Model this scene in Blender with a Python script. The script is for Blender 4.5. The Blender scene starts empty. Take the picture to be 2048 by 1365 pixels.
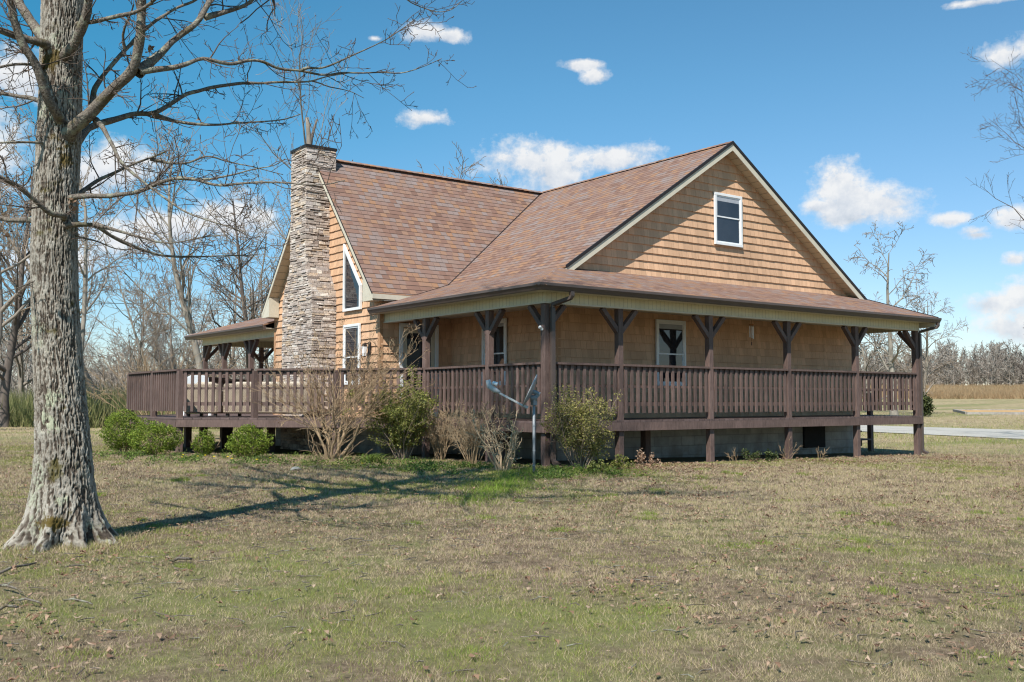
import bpy, math, random
import numpy as np
from mathutils import Vector
random.seed(7)
RNG = np.random.default_rng(7)
scene = bpy.context.scene
COL = scene.collection
PI = math.pi

# ------------------------------------------------------------------ camera
CAM = np.array([-10.5935, -13.2352, 0.3364])
F_PX, PITCH, YAW = 2011.384, 0.0598419, 0.6418386
FW = np.array([math.sin(YAW)*math.cos(PITCH), math.cos(YAW)*math.cos(PITCH), math.sin(PITCH)])
RT = np.array([math.cos(YAW), -math.sin(YAW), 0.0])
UP = np.cross(RT, FW)
FH = np.array([math.sin(YAW), math.cos(YAW)])
RH = np.array([math.cos(YAW), -math.sin(YAW)])
def at(px, py, d):
    """world point that lies d metres ahead along the sight line of a point traced in the photograph"""
    return CAM + d*(FW + RT*(px-1024)/F_PX + UP*(682.5-py)/F_PX)
cam_data = bpy.data.cameras.new('camera')
cam_data.sensor_width = 36.0
cam_data.lens = F_PX/2048*36
cam_data.clip_start = 0.05
cam_data.clip_end = 9000
cam = bpy.data.objects.new('camera', cam_data)
COL.objects.link(cam)
from mathutils import Matrix
cam.matrix_world = Matrix(((RT[0], UP[0], -FW[0], CAM[0]), (RT[1], UP[1], -FW[1], CAM[1]), (RT[2], UP[2], -FW[2], CAM[2]), (0, 0, 0, 1)))
scene.camera = cam

# ------------------------------------------------------------------ terrain
def sstep(a, b, x):
    t = np.clip((np.asarray(x, float)-a)/(b-a), 0, 1)
    return t*t*(3-2*t)
def gz(x, y):
    x = np.asarray(x, float); y = np.asarray(y, float)
    dx = x-CAM[0]; dy = y-CAM[1]
    d = dx*FH[0]+dy*FH[1]; l = dx*RH[0]+dy*RH[1]
    s = np.where(d > 1, l/np.maximum(d, 1), 0)
    base = -.78-.0135*np.clip(x, -4, 14)-.07*sstep(1, 5, -y)
    R = sstep(-.1, .35, s)
    zr = np.interp(d, [35, 60, 100, 150, 200, 400, 3000], [0, .2, .95, 2.65, 4.35, 6.0, 6.0])
    zl = np.interp(d, [35, 70, 100, 400, 3000], [0, .4, .8, 1.5, 6.0])
    return base+R*zr+(1-R)*zl
def g(x, y): return float(gz(x, y))

# ------------------------------------------------------------------ value noise
def _h(ix, iy, iz, seed):
    n = (ix.astype(np.int64)*374761393+iy.astype(np.int64)*668265263+iz.astype(np.int64)*2147483647+seed*974711) & 0xffffffff
    n = ((n ^ (n >> 13))*1274126177) & 0xffffffff
    n = ((n ^ (n >> 16))*2246822519) & 0xffffffff
    return ((n ^ (n >> 15)) & 0xffffff)/float(0xffffff)
def vnoise(x, y, z=0., seed=0):
    x, y, z = np.broadcast_arrays(np.asarray(x, float), np.asarray(y, float), np.asarray(z, float))
    ix, iy, iz = np.floor(x), np.floor(y), np.floor(z)
    fx, fy, fz = x-ix, y-iy, z-iz
    fx = fx*fx*(3-2*fx); fy = fy*fy*(3-2*fy); fz = fz*fz*(3-2*fz)
    r = 0
    for a in (0, 1):
        for b in (0, 1):
            for c in (0, 1):
                w = (fx if a else 1-fx)*(fy if b else 1-fy)*(fz if c else 1-fz)
                r = r+w*_h(ix+a, iy+b, iz+c, seed)
    return r
def fbm(x, y, z=0., seed=0, o=4):
    r = 0; a = .5; t = 0
    for k in range(o):
        r = r+a*vnoise(np.asarray(x)*2**k, np.asarray(y)*2**k, np.asarray(z)*2**k, seed+k); t += a; a *= .5
    return r/t

# ------------------------------------------------------------------ object helpers
def tag(o, label=None, cat=None, group=None, kind=None):
    if label: o['label'] = label
    if cat: o['category'] = cat
    if group: o['group'] = group
    if kind: o['kind'] = kind
    return o
def empty(name, loc, label, cat, group=None, rz=0.):
    o = bpy.data.objects.new(name, None); COL.objects.link(o)
    o.empty_display_size = .1
    o.location = tuple(float(c) for c in loc); o.rotation_euler = (0, 0, rz)
    return tag(o, label, cat, group)
def link(name, me, mat, parent=None):
    o = bpy.data.objects.new(name, me); COL.objects.link(o)
    if mat: me.materials.append(mat)
    if parent is not None: o.parent = parent
    return o
def mesh_np(name, V, F, mat, parent=None, attrs=None, smooth=False, vattrs=None):
    V = np.asarray(V, np.float32).reshape(-1, 3); F = np.asarray(F, np.int32)
    me = bpy.data.meshes.new(name)
    M, k = F.shape
    me.vertices.add(len(V)); me.vertices.foreach_set('co', V.ravel())
    me.loops.add(M*k); me.loops.foreach_set('vertex_index', F.ravel())
    me.polygons.add(M); me.polygons.foreach_set('loop_start', np.arange(0, M*k, k, dtype=np.int32))
    if smooth: me.polygons.foreach_set('use_smooth', np.ones(M, bool))
    for kk, a in (attrs or {}).items():
        at_ = me.attributes.new(kk, 'FLOAT', 'FACE'); at_.data.foreach_set('value', np.asarray(a, np.float32))
    for kk, a in (vattrs or {}).items():
        at_ = me.attributes.new(kk, 'FLOAT', 'POINT'); at_.data.foreach_set('value', np.asarray(a, np.float32))
    me.update(calc_edges=True); me.validate()
    return link(name, me, mat, parent)

class MB:
    def __init__(s): s.v = []; s.f = []; s.uv = []; s.c = []
    def face(s, pts, uv=None, c=.5):
        i = len(s.v); s.v += [tuple(map(float, p)) for p in pts]
        s.f.append(tuple(range(i, i+len(pts)))); s.uv.append(uv); s.c.append(c)
    def hexa(s, P, c=.5):
        """P: 8 corners, bottom 4 ccw then top 4 ccw"""
        i = len(s.v); s.v += [tuple(map(float, p)) for p in P]
        for q in ((3, 2, 1, 0), (4, 5, 6, 7), (0, 1, 5, 4), (1, 2, 6, 5), (2, 3, 7, 6), (3, 0, 4, 7)):
            s.f.append(tuple(i+k for k in q)); s.uv.append(None); s.c.append(c)
    def box(s, a, b, c=.5):
        (x0, y0, z0), (x1, y1, z1) = a, b
        x0, x1 = sorted((x0, x1)); y0, y1 = sorted((y0, y1)); z0, z1 = sorted((z0, z1))
        s.hexa([(x0, y0, z0), (x1, y0, z0), (x1, y1, z0), (x0, y1, z0), (x0, y0, z1), (x1, y0, z1), (x1, y1, z1), (x0, y1, z1)], c)
    def bar(s, p, q, w, h, up=(0, 0, 1), c=.5):
        p = Vector(p); q = Vector(q); t = (q-p).normalized(); u = Vector(up)
        a = t.cross(u)
        if a.length < 1e-4: a = t.cross(Vector((1, 0, 0)))
        a.normalize(); b = a.cross(t).normalized(); a *= w/2; b *= h/2
        s.hexa([p-a-b, p+a-b, q+a-b, q-a-b, p-a+b, p+a+b, q+a+b, q-a+b], c)
    def obox(s, o, S, N, s0, s1, n0, n1, z0, z1, c=.5):
        """box in a wall frame: S along the wall, N outward"""
        P = lambda a, n, z: (o[0]+S[0]*a+N[0]*n, o[1]+S[1]*a+N[1]*n, z)
        s.hexa([P(s0, n1, z0), P(s1, n1, z0), P(s1, n0, z0), P(s0, n0, z0), P(s0, n1, z1), P(s1, n1, z1), P(s1, n0, z1), P(s0, n0, z1)], c)
    def tube(s, pts, rad, n=10, cap=True, c=.5):
        P = [Vector(p) for p in pts]
        if not hasattr(rad, '__len__'): rad = [rad]*len(P)
        i0 = len(s.v); prev = None
        for k, p in enumerate(P):
            t = (P[min(k+1, len(P)-1)]-P[max(k-1, 0)]).normalized()
            a = prev if prev is not None else (Vector((0, 0, 1)) if abs(t.z) < .9 else Vector((1, 0, 0)))
            a = (a-t*a.dot(t)).normalized(); prev = a; b = t.cross(a)
            for m in range(n):
                th = 2*PI*m/n; s.v.append(tuple(p+(a*math.cos(th)+b*math.sin(th))*rad[k]))
        for k in range(len(P)-1):
            for m in range(n):
                q = i0+k*n; s.f.append((q+m, q+(m+1) % n, q+n+(m+1) % n, q+n+m)); s.uv.append(None); s.c.append(c)
        if cap:
            s.f.append(tuple(i0+m for m in reversed(range(n)))); s.uv.append(None); s.c.append(c)
            q = i0+(len(P)-1)*n; s.f.append(tuple(q+m for m in range(n))); s.uv.append(None); s.c.append(c)
    def prism(s, prof, fn, a, b, c=.5):
        """extrude closed 2d profile: fn(u,v,t)->xyz for t=a..b"""
        n = len(prof); A = [fn(u, v, a) for u, v in prof]; B = [fn(u, v, b) for u, v in prof]
        i = len(s.v); s.v += [tuple(map(float, p)) for p in A+B]
        for k in range(n):
            s.f.append((i+k, i+(k+1) % n, i+n+(k+1) % n, i+n+k)); s.uv.append(None); s.c.append(c)
        s.f.append(tuple(i+k for k in reversed(range(n)))); s.uv.append(None); s.c.append(c)
        s.f.append(tuple(i+n+k for k in range(n))); s.uv.append(None); s.c.append(c)
    def build(s, name, mat, parent=None, smooth=False, bevel=0., off=None):
        me = bpy.data.meshes.new(name)
        v = s.v if off is None else [(p[0]-off[0], p[1]-off[1], p[2]-off[2]) for p in s.v]
        me.from_pydata(v, [], s.f)
        at_ = me.attributes.new('tint', 'FLOAT', 'FACE'); at_.data.foreach_set('value', np.array(s.c, np.float32))
        if any(u is not None for u in s.uv):
            L = me.uv_layers.new(name='UVMap'); out = []
            for f, u in zip(s.f, s.uv): out += (u if u is not None else [(0, 0)]*len(f))
            L.data.foreach_set('uv', np.array(out, np.float32).ravel())
        if smooth: me.polygons.foreach_set('use_smooth', np.ones(len(me.polygons), bool))
        me.update()
        o = link(name, me, mat, parent)
        if bevel:
            m = o.modifiers.new('bevel', 'BEVEL'); m.width = bevel; m.segments = 1; m.limit_method = 'ANGLE'
        return o

# ------------------------------------------------------------------ material helper
class NT:
    def __init__(s, name):
        s.m = bpy.data.materials.new(name); s.m.use_nodes = True; s.t = s.m.node_tree; s.t.nodes.clear()
        s.out = s.n('ShaderNodeOutputMaterial'); s.bsdf = s.n('ShaderNodeBsdfPrincipled')
        s.t.links.new(s.bsdf.outputs[0], s.out.inputs[0])
    def n(s, typ, **k):
        x = s.t.nodes.new(typ)
        for a, b in k.items(): setattr(x, a, b)
        return x
    def set(s, inp, v):
        if hasattr(v, 'is_output') or isinstance(v, bpy.types.NodeSocket): s.t.links.new(v, inp)
        elif v is not None:
            if hasattr(inp.default_value, '__len__') and not hasattr(v, '__len__'): v = (v,)*len(inp.default_value)
            if hasattr(inp.default_value, '__len__') and len(inp.default_value) == 4 and len(v) == 3: v = (*v, 1)
            inp.default_value = v
    def math(s, op, a, b=None, c=None, clamp=False):
        x = s.n('ShaderNodeMath', operation=op, use_clamp=clamp); s.set(x.inputs[0], a)
        if b is not None: s.set(x.inputs[1], b)
        if c is not None: s.set(x.inputs[2], c)
        return x.outputs[0]
    def mix(s, f, a, b, mode='MIX'):
        x = s.n('ShaderNodeMix', data_type='RGBA', blend_type=mode); s.set(x.inputs[0], f); s.set(x.inputs[6], a); s.set(x.inputs[7], b)
        return x.outputs[2]
    def ramp(s, f, stops, interp='LINEAR'):
        x = s.n('ShaderNodeValToRGB'); x.color_ramp.interpolation = interp; s.set(x.inputs[0], f)
        e = x.color_ramp.elements
        while len(e) < len(stops): e.new(.5)
        for k, (p, c) in enumerate(stops):
            e[k].position = p; e[k].color = (*c, 1) if len(c) == 3 else c
        return x.outputs[0]
    def map(s, f, a, b, c, d):
        x = s.n('ShaderNodeMapRange'); s.set(x.inputs[0], f)
        for k, v in enumerate((a, b, c, d)): x.inputs[k+1].default_value = v
        return x.outputs[0]
    def noise(s, vec, scale, detail=4, rough=.55, out=0, dist=0.):
        x = s.n('ShaderNodeTexNoise'); s.set(x.inputs['Vector'], vec); x.inputs['Scale'].default_value = scale
        x.inputs['Detail'].default_value = detail; x.inputs['Roughness'].default_value = rough; x.inputs['Distortion'].default_value = dist
        return x.outputs[out]
    def obj(s): return s.n('ShaderNodeTexCoord').outputs['Object']
    def geo(s): return s.n('ShaderNodeNewGeometry').outputs['Position']
    def uv(s): return s.n('ShaderNodeUVMap').outputs[0]
    def attr(s, name): return s.n('ShaderNodeAttribute', attribute_name=name).outputs['Fac']
    def scale(s, vec, v):
        x = s.n('ShaderNodeVectorMath', operation='MULTIPLY'); s.set(x.inputs[0], vec); x.inputs[1].default_value = v
        return x.outputs[0]
    def sep(s, vec):
        x = s.n('ShaderNodeSeparateXYZ'); s.set(x.inputs[0], vec); return x.outputs
    def comb(s, a, b, c=0.):
        x = s.n('ShaderNodeCombineXYZ'); s.set(x.inputs[0], a); s.set(x.inputs[1], b); s.set(x.inputs[2], c); return x.outputs[0]
    def white(s, vec):
        x = s.n('ShaderNodeTexWhiteNoise', noise_dimensions='3D'); s.set(x.inputs[0], vec); return x.outputs[0]
    def bump(s, h, dist=.01, strength=1., nrm=None):
        x = s.n('ShaderNodeBump'); x.inputs['Strength'].default_value = strength; x.inputs['Distance'].default_value = dist
        s.set(x.inputs['Height'], h)
        if nrm is not None: s.set(x.inputs['Normal'], nrm)
        return x.outputs[0]
    def fin(s, col, rough=.8, bump=None, spec=.3, **k):
        s.set(s.bsdf.inputs['Base Color'], col); s.set(s.bsdf.inputs['Roughness'], rough); s.bsdf.inputs['Specular IOR Level'].default_value = spec
        if bump is not None: s.t.links.new(bump, s.bsdf.inputs['Normal'])
        for a, b in k.items(): s.set(s.bsdf.inputs[a], b)
        return s.m

def painted(name, col, rough=.6, var=.25, streak=(1, 1, 1), bump=.002, spec=.3, nscale=6):
    t = NT(name); o = t.obj(); n1 = t.noise(t.scale(o, streak), nscale, 6, .65); n2 = t.noise(o, 1.3, 3)
    k = t.math('MULTIPLY', t.map(n1, .3, .7, 1-var, 1+var), t.map(n2, .3, .7, 1-var*.5, 1+var*.5))
    c = t.mix(1., col, t.comb(k, k, k), 'MULTIPLY')
    b = t.bump(t.noise(t.scale(o, streak), nscale*8, 3), bump, .6)
    return t.fin(c, rough, b, spec)

def mat_wood(name, col, var=.22):
    # weathered solid stain on rough lumber: grain, scuffs and worn pale specks
    t = NT(name); o = t.obj()
    g1 = t.noise(t.scale(o, (14, 14, 2.2)), 3, 5, .7); g2 = t.noise(o, 2.1, 4, .6); sp = t.noise(o, 42, 2, .5)
    k = t.math('MULTIPLY', t.map(g1, .3, .7, 1-var, 1+var), t.map(g2, .3, .7, .8, 1.2))
    k = t.math('MULTIPLY', k, t.map(t.attr('tint'), 0, 1, .6, 1.4))
    c = t.mix(1., col, t.comb(k, k, k), 'MULTIPLY')
    c = t.mix(t.map(sp, .72, .8, 0, .55), c, (.30, .25, .21))
    b = t.bump(g1, .004, .6)
    return t.fin(c, .72, b, .3)

def mat_siding(name):
    t = NT(name); uv = t.uv(); x, y, z = t.sep(uv)
    row = t.math('FLOOR', t.math('DIVIDE', y, .17))
    rr = t.white(t.comb(row, 3.3))
    cellx = t.math('FLOOR', t.math('ADD', t.math('DIVIDE', x, .145), t.math('MULTIPLY', rr, 7)))
    rnd = t.white(t.comb(cellx, row, 1))
    gr = t.noise(t.scale(uv, (95, 1.5, 1)), 1, 3, .6)
    gr2 = t.noise(t.scale(uv, (34, .8, 1)), 1, 2, .6)
    big = t.noise(t.geo(), .7, 3)
    k = t.math('MULTIPLY', t.map(rnd, 0, 1, .87, 1.09), t.map(gr, .25, .75, .9, 1.08))
    k = t.math('MULTIPLY', k, t.map(big, .3, .7, .88, 1.08)); k = t.math('MULTIPLY', k, t.map(t.noise(t.scale(uv, (3.2, .22, 1)), 1, 4, .65), .35, .7, 1.05, .86))
    c = t.mix(1., (.615, .382, .238), t.comb(k, k, k), 'MULTIPLY')
    fx = t.math('FRACT', t.math('ADD', t.math('DIVIDE', x, .145), t.math('MULTIPLY', rr, 7)))
    joint = t.math('MULTIPLY', t.math('LESS_THAN', fx, .035), t.math('GREATER_THAN', rnd, .35))
    c = t.mix(t.math('MULTIPLY', joint, .6), c, (.17, .085, .045))
    h = t.math('SUBTRACT', t.math('ADD', gr, gr2), t.math('MULTIPLY', joint, 1.5))
    return t.fin(c, .68, t.bump(h, .004, .8), .25)

def mat_shingle(name):
    t = NT(name); uv = t.uv(); x, y, z = t.sep(uv)
    E = .14
    yy = t.math('ADD', t.math('DIVIDE', y, E), t.map(t.noise(t.scale(uv, (.8, .8, 1)), 1, 1), 0, 1, -.08, .08))
    row = t.math('FLOOR', yy); fy = t.math('FRACT', yy)
    rr = t.white(t.comb(row, 9.1))
    ux = t.math('ADD', t.math('DIVIDE', x, .165), t.math('MULTIPLY', rr, 11))
    cx = t.math('FLOOR', ux); fx = t.math('FRACT', ux)
    r1 = t.white(t.comb(cx, row, 2)); 
    r2 = t.white(t.comb(t.math('FLOOR', t.math('DIVIDE', ux, 3)), row, 5))
    r = t.math('ADD', t.math('MULTIPLY', r1, .62), t.math('MULTIPLY', r2, .38))
    big = t.noise(t.scale(uv, (1, 1, 1)), .55, 2)
    r = t.math('ADD', t.math('ADD', t.math('MULTIPLY', r, .8), .1), t.map(big, .3, .7, -.1, .1))
    c = t.ramp(r, [(.08, (.165, .098, .076)), (.30, (.215, .125, .095)), (.46, (.235, .155, .128)), (.58, (.29, .16, .095)), (.68, (.225, .165, .145)), (.88, (.25, .195, .18))])
    gran = t.noise(t.scale(uv, (170, 170, 1)), 1, 2, .7)
    k = t.map(gran, .25, .75, .78, 1.22)
    c = t.mix(1., c, t.comb(k, k, k), 'MULTIPLY')
    edge = t.math('LESS_THAN', fy, .135)
    c = t.mix(t.math('MULTIPLY', edge, .80), c, (.022, .016, .014))
    side = t.math('MULTIPLY', t.math('LESS_THAN', fx, .05), t.math('GREATER_THAN', r1, .4))
    c = t.mix(t.math('MULTIPLY', side, .5), c, (.04, .026, .022))
    h = t.math('ADD', t.math('SUBTRACT', 1, fy), t.math('MULTIPLY', r1, .45))
    h = t.math('ADD', h, t.math('MULTIPLY', gran, .12))
    return t.fin(c, .9, t.bump(h, .007, .9), .15)

def mat_grooved(name, col, pitch, axis=0, rough=.5, depth=.35):
    # vinyl panel with regular v-grooves in metres of UV
    t = NT(name); uv = t.uv(); s = t.sep(uv)[axis]
    f = t.math('FRACT', t.math('DIVIDE', s, pitch))
    grv = t.math('LESS_THAN', f, .09)
    n = t.noise(t.obj(), 3, 4); k = t.map(n, .3, .7, .92, 1.06)
    c = t.mix(1., col, t.comb(k, k, k), 'MULTIPLY')
    c = t.mix(t.math('MULTIPLY', grv, depth*1.7), c, tuple(v*.25 for v in col))
    h = t.math('SUBTRACT', 1, grv)
    return t.fin(c, rough, t.bump(h, .006, .7), .35)

M = {}
M['siding'] = mat_siding('cedar shake siding')
M['shingle'] = mat_shingle('asphalt shingles')
M['wood'] = mat_wood('brown stained lumber', (.125, .083, .072), .34)
M['deckboard'] = None
t = NT('painted deck boards'); o = t.obj(); x, y, z = t.sep(o)
f = t.math('FRACT', t.math('DIVIDE', x, .14)); gap = t.math('LESS_THAN', f, .05)
rb = t.white(t.comb(t.math('FLOOR', t.math('DIVIDE', x, .14)), 1.0))
n = t.noise(t.scale(o, (3, 1, 1)), 4, 5, .7); k = t.math('MULTIPLY', t.map(n, .3, .7, .7, 1.3), t.map(rb, 0, 1, .8, 1.2))
c = t.mix(1., (.125, .085, .078), t.comb(k, k, k), 'MULTIPLY'); c = t.mix(gap, c, (.015, .01, .01))
M['deckboard'] = t.fin(c, .6, t.bump(t.math('SUBTRACT', 1, gap), .006, .8), .3)
M['white'] = painted('white vinyl', (.72, .73, .74), .35, .05, bump=.0005, spec=.45)
M['cream'] = painted('cream painted trim', (.56, .51, .41), .5, .08, bump=.0006)
M['header'] = mat_grooved('cream vinyl board panel', (.60, .56, .40), .103, 0, .5, .3)
M['soffit'] = mat_grooved('cream vinyl soffit', (.60, .52, .36), .2, 0, .5, .25)
M['gutter'] = painted('brown aluminium', (.085, .063, .055), .42, .12, bump=.0008, spec=.45)
M['dripedge'] = painted('black drip edge', (.022, .018, .018), .5, .1, bump=.0005)
M['blackmetal'] = painted('black chimney cap metal', (.02, .018, .018), .5, .2, bump=.001)
M['darkroom'] = painted('dark interior', (.015, .014, .014), .8, .2)
t = NT('stacked ledge stone'); o = t.geo(); tn = t.attr('tint')
c = t.ramp(tn, [(0, (.26, .205, .175)), (.2, (.37, .305, .265)), (.5, (.475, .40, .35)), (.62, (.55, .455, .37)), (.72, (.48, .36, .26)), (.82, (.43, .375, .35)), (1, (.64, .57, .50))])
n1 = t.noise(o, 26, 6, .7); n2 = t.noise(o, 7, 3, .6)
k = t.math('MULTIPLY', t.map(n1, .25, .75, .62, 1.38), t.map(n2, .3, .7, .8, 1.2))
c = t.mix(1., c, t.comb(k, k, k), 'MULTIPLY')
M['stone'] = t.fin(c, .88, t.bump(n1, .02, .9), .2)
M['mortar'] = painted('dark mortar', (.16, .135, .12), .95, .3, bump=.006)
# concrete block foundation
t = NT('concrete block'); o = t.obj(); x, y, z = t.sep(o); s_ = t.math('ADD', x, y)
b = t.n('ShaderNodeTexBrick'); t.set(b.inputs['Vector'], t.comb(s_, z)); b.inputs['Scale'].default_value = 1
b.inputs['Brick Width'].default_value = .4; b.inputs['Row Height'].default_value = .2; b.inputs['Mortar Size'].default_value = .008
for i_, v_ in ((0, (.36, .36, .35, 1)), (1, (.44, .44, .42, 1)), (2, (.3, .3, .29, 1))): b.inputs[i_+1].default_value = v_
n = t.noise(o, 3, 6, .65); k = t.map(n, .3, .7, .7, 1.2)
c = t.mix(1., b.outputs[0], t.comb(k, k, k), 'MULTIPLY')
splash = t.math('MULTIPLY', t.map(z, -.45, -.85, 0, 1), t.map(t.noise(o, 5, 4, .6), .35, .6, .2, 1)); c = t.mix(t.math('MULTIPLY', splash, .7), c, (.20, .15, .11))
M['block'] = t.fin(c, .92, t.bump(t.math('ADD', b.outputs[1], t.math('MULTIPLY', n, -.6)), .006, .8), .2)
# window glass: dark room behind a reflective pane
def mat_pane():
    t = NT('window glass'); n = t.noise(t.geo(), 1.1, 3)
    c = t.ramp(n, [(.35, (.012, .013, .018)), (.6, (.03, .032, .04))])
    wob = t.bump(t.noise(t.geo(), 1.6, 2), .02, .12)
    return t.fin(c, .03, wob, .5, IOR=1.75)
M['pane'] = mat_pane()
M['blind'] = painted('pale window shade', (.34, .36, .40), .7, .1)
M['galv'] = painted('galvanised steel', (.25, .265, .28), .45, .18, (1, 1, .4), .001, .5)
M['dish'] = painted('grey dish paint', (.29, .31, .335), .45, .15, bump=.0008, spec=.4)
M['dishface'] = painted('pale grey plastic', (.44, .455, .46), .4, .1, bump=.0006, spec=.4)
# wicker
t = NT('beige woven resin'); o = t.obj(); x, y, z = t.sep(o)
w1 = t.math('SINE', t.math('MULTIPLY', z, 190.)); w2 = t.math('SINE', t.math('MULTIPLY', t.math('ADD', x, y), 140.))
h = t.math('MULTIPLY', w1, w2); n = t.noise(o, 5, 4)
c = t.mix(t.map(h, -1, 1, 0, 1), (.20, .155, .11), (.44, .36, .275)); k = t.map(n, .3, .7, .85, 1.1)
c = t.mix(1., c, t.comb(k, k, k), 'MULTIPLY')
M['wicker'] = t.fin(c, .7, t.bump(h, .006, .8), .3)
M['cushion'] = painted('beige cushion', (.45, .39, .31), .9, .15, bump=.003)
M['plastic'] = painted('white plastic', (.78, .80, .82), .35, .05, bump=.0005, spec=.45)
M['chime'] = painted('brushed aluminium tube', (.90, .92, .95), .25, .05, bump=.0003, spec=.5, nscale=30)
M['bark_far'] = painted('grey tree bark', (.235, .20, .165), .95, .35, (1, 1, .3), .01, .1)
M['bark_pale'] = painted('pale tree bark', (.25, .225, .19), .95, .35, (1, 1, .3), .01, .1)
M['bark_dark'] = painted('dark tree bark', (.13, .108, .095), .95, .35, (1, 1, .3), .01, .1)
M['twig_tan'] = painted('tan dry twigs', (.33, .235, .145), .9, .3, (1, 1, .4), .004, .15)
M['twig_light'] = painted('light tan cut stems', (.44, .325, .21), .9, .3, (1, 1, .4), .004, .15)
M['twig_grey'] = painted('grey brown twigs', (.27, .21, .16), .9, .3, (1, 1, .4), .004, .15)
M['seedhead'] = painted('dry seed heads', (.16, .095, .055), .95, .3)
M['bud'] = painted('reddish buds', (.16, .07, .06), .9, .3)
def mat_leaf(name, c0, c1, c2, trans=.25, rough=.55, at_='tint'):
    t = NT(name); a = t.attr(at_)
    c = t.ramp(a, [(0, c0), (.5, c1), (1, c2)])
    n = t.noise(t.geo(), 2.3, 3); k = t.map(n, .3, .7, .8, 1.2)
    c = t.mix(1., c, t.comb(k, k, k), 'MULTIPLY')
    t.fin(c, rough, None, .3)
    tr = t.n('ShaderNodeBsdfTranslucent'); t.set(tr.inputs[0], c); mx = t.n('ShaderNodeMixShader'); mx.inputs[0].default_value = trans
    t.t.links.new(t.bsdf.outputs[0], mx.inputs[1]); t.t.links.new(tr.outputs[0], mx.inputs[2]); t.t.links.new(mx.outputs[0], t.out.inputs[0])
    return t.m
M['boxwood'] = mat_leaf('boxwood leaves', (.055, .09, .012), (.17, .245, .028), (.34, .39, .065), .35)
M['weeddark'] = mat_leaf('dark weed leaves', (.02, .03, .01), (.06, .085, .025), (.12, .14, .05), .2)
M['azalea'] = mat_leaf('yellow green leaves', (.075, .095, .018), (.22, .245, .055), (.42, .39, .12), .35)
M['azalea_red'] = mat_leaf('olive leaves', (.11, .115, .03), (.31, .30, .085), (.50, .40, .16), .35)
M['grass'] = mat_leaf('lawn grass blades', (.5, .5, .5), (.5, .5, .5), (.5, .5, .5), .3, .7)
M['leaf'] = mat_leaf('dry oak leaves', (.17, .10, .065), (.33, .20, .125), (.46, .34, .25), .2, .8)
M['goldgrass'] = mat_leaf('golden field grass', (.26, .165, .085), (.38, .255, .14), (.48, .36, .22), .3, .8)
M['brushgreen'] = mat_leaf('green brush', (.09, .105, .035), (.20, .215, .08), (.34, .30, .15), .3, .8)
M['weed'] = mat_leaf('green weeds', (.045, .08, .015), (.12, .19, .035), (.24, .30, .07), .3, .6)
M['yellow'] = painted('yellow petals', (.75, .55, .03), .6, .1)
M['woodland'] = mat_leaf('winter woodland', (.18, .15, .13), (.29, .25, .215), (.42, .38, .335), .0, .95)
M['conifer'] = mat_leaf('brown clinging leaves', (.09, .05, .03), (.18, .10, .06), (.28, .17, .10), .2, .9)
SKY, EXPO, CLOUD, DENOISE, SKY_H, SKY_S, SKY_V = .10, 0.5, 6.5, True, .5, 1.1, 1.0
SKYT = [(.98, .90, .93), (.95, .97, .98), (.84, 1.06, 1.01), (.74, 1.05, .98)]
# ------------------------------------------------------------------ lawn grass material: one number picks the hue
t = NT('lawn blades'); a = t.attr('tint')
c = t.ramp(a, [(0, (.12, .082, .058)), (.2, (.30, .215, .15)), (.38, (.56, .44, .315)), (.55, (.50, .40, .235)), (.68, (.33, .30, .11)), (.82, (.225, .26, .058)), (1, (.19, .31, .035))])
t.fin(c, .75, None, .2)
tr = t.n('ShaderNodeBsdfTranslucent'); t.set(tr.inputs[0], c); mx = t.n('ShaderNodeMixShader'); mx.inputs[0].default_value = .28
t.t.links.new(t.bsdf.outputs[0], mx.inputs[1]); t.t.links.new(tr.outputs[0], mx.inputs[2]); t.t.links.new(mx.outputs[0], t.out.inputs[0])
M['grass'] = t.m

# ------------------------------------------------------------------ HOUSE
house = empty('house', (0, 0, 0), 'tan shake-sided house with brown shingle roof, wraparound porch and stone chimney', 'house')
YC = 8.07                      # centre line of the side wing and of the whole house front to back
WL, WR, D = 1.64, 11.2, 1.68   # main block: left wall, right wall, front wall
XR, ZR, ZB = 6.41, 6.06, 2.92  # ridge, break of the roof above the porch
MS = (ZR-ZB)/(XR-1.62)
PS = (ZB-2.27)/2.12
WX = -.15                      # gable wall of the wing
WY0, WY1 = 5.37, 10.77
WS = 1.199; WZR = 6.04
def wz(y): return WZR-WS*abs(y-YC)
def mz(x): return ZB+MS*(x-1.62) if x < XR else ZR-MS*(x-XR)
def pz(x): return 2.27+PS*(x+.5)
def pzy(y): return 2.27+PS*(y+.5)
rg = random.Random(3)
class Each:
    """every box of a kind of trim becomes a part of its own"""
    def __init__(s, name, mat): s.name, s.mat = name, mat
    def _one(s, fn, a, k):
        m = MB(); getattr(m, fn)(*a, **k); return m.build(s.name, s.mat, house)
    def __getattr__(s, fn):
        return lambda *a, **k: s._one(fn, a, k)

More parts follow.
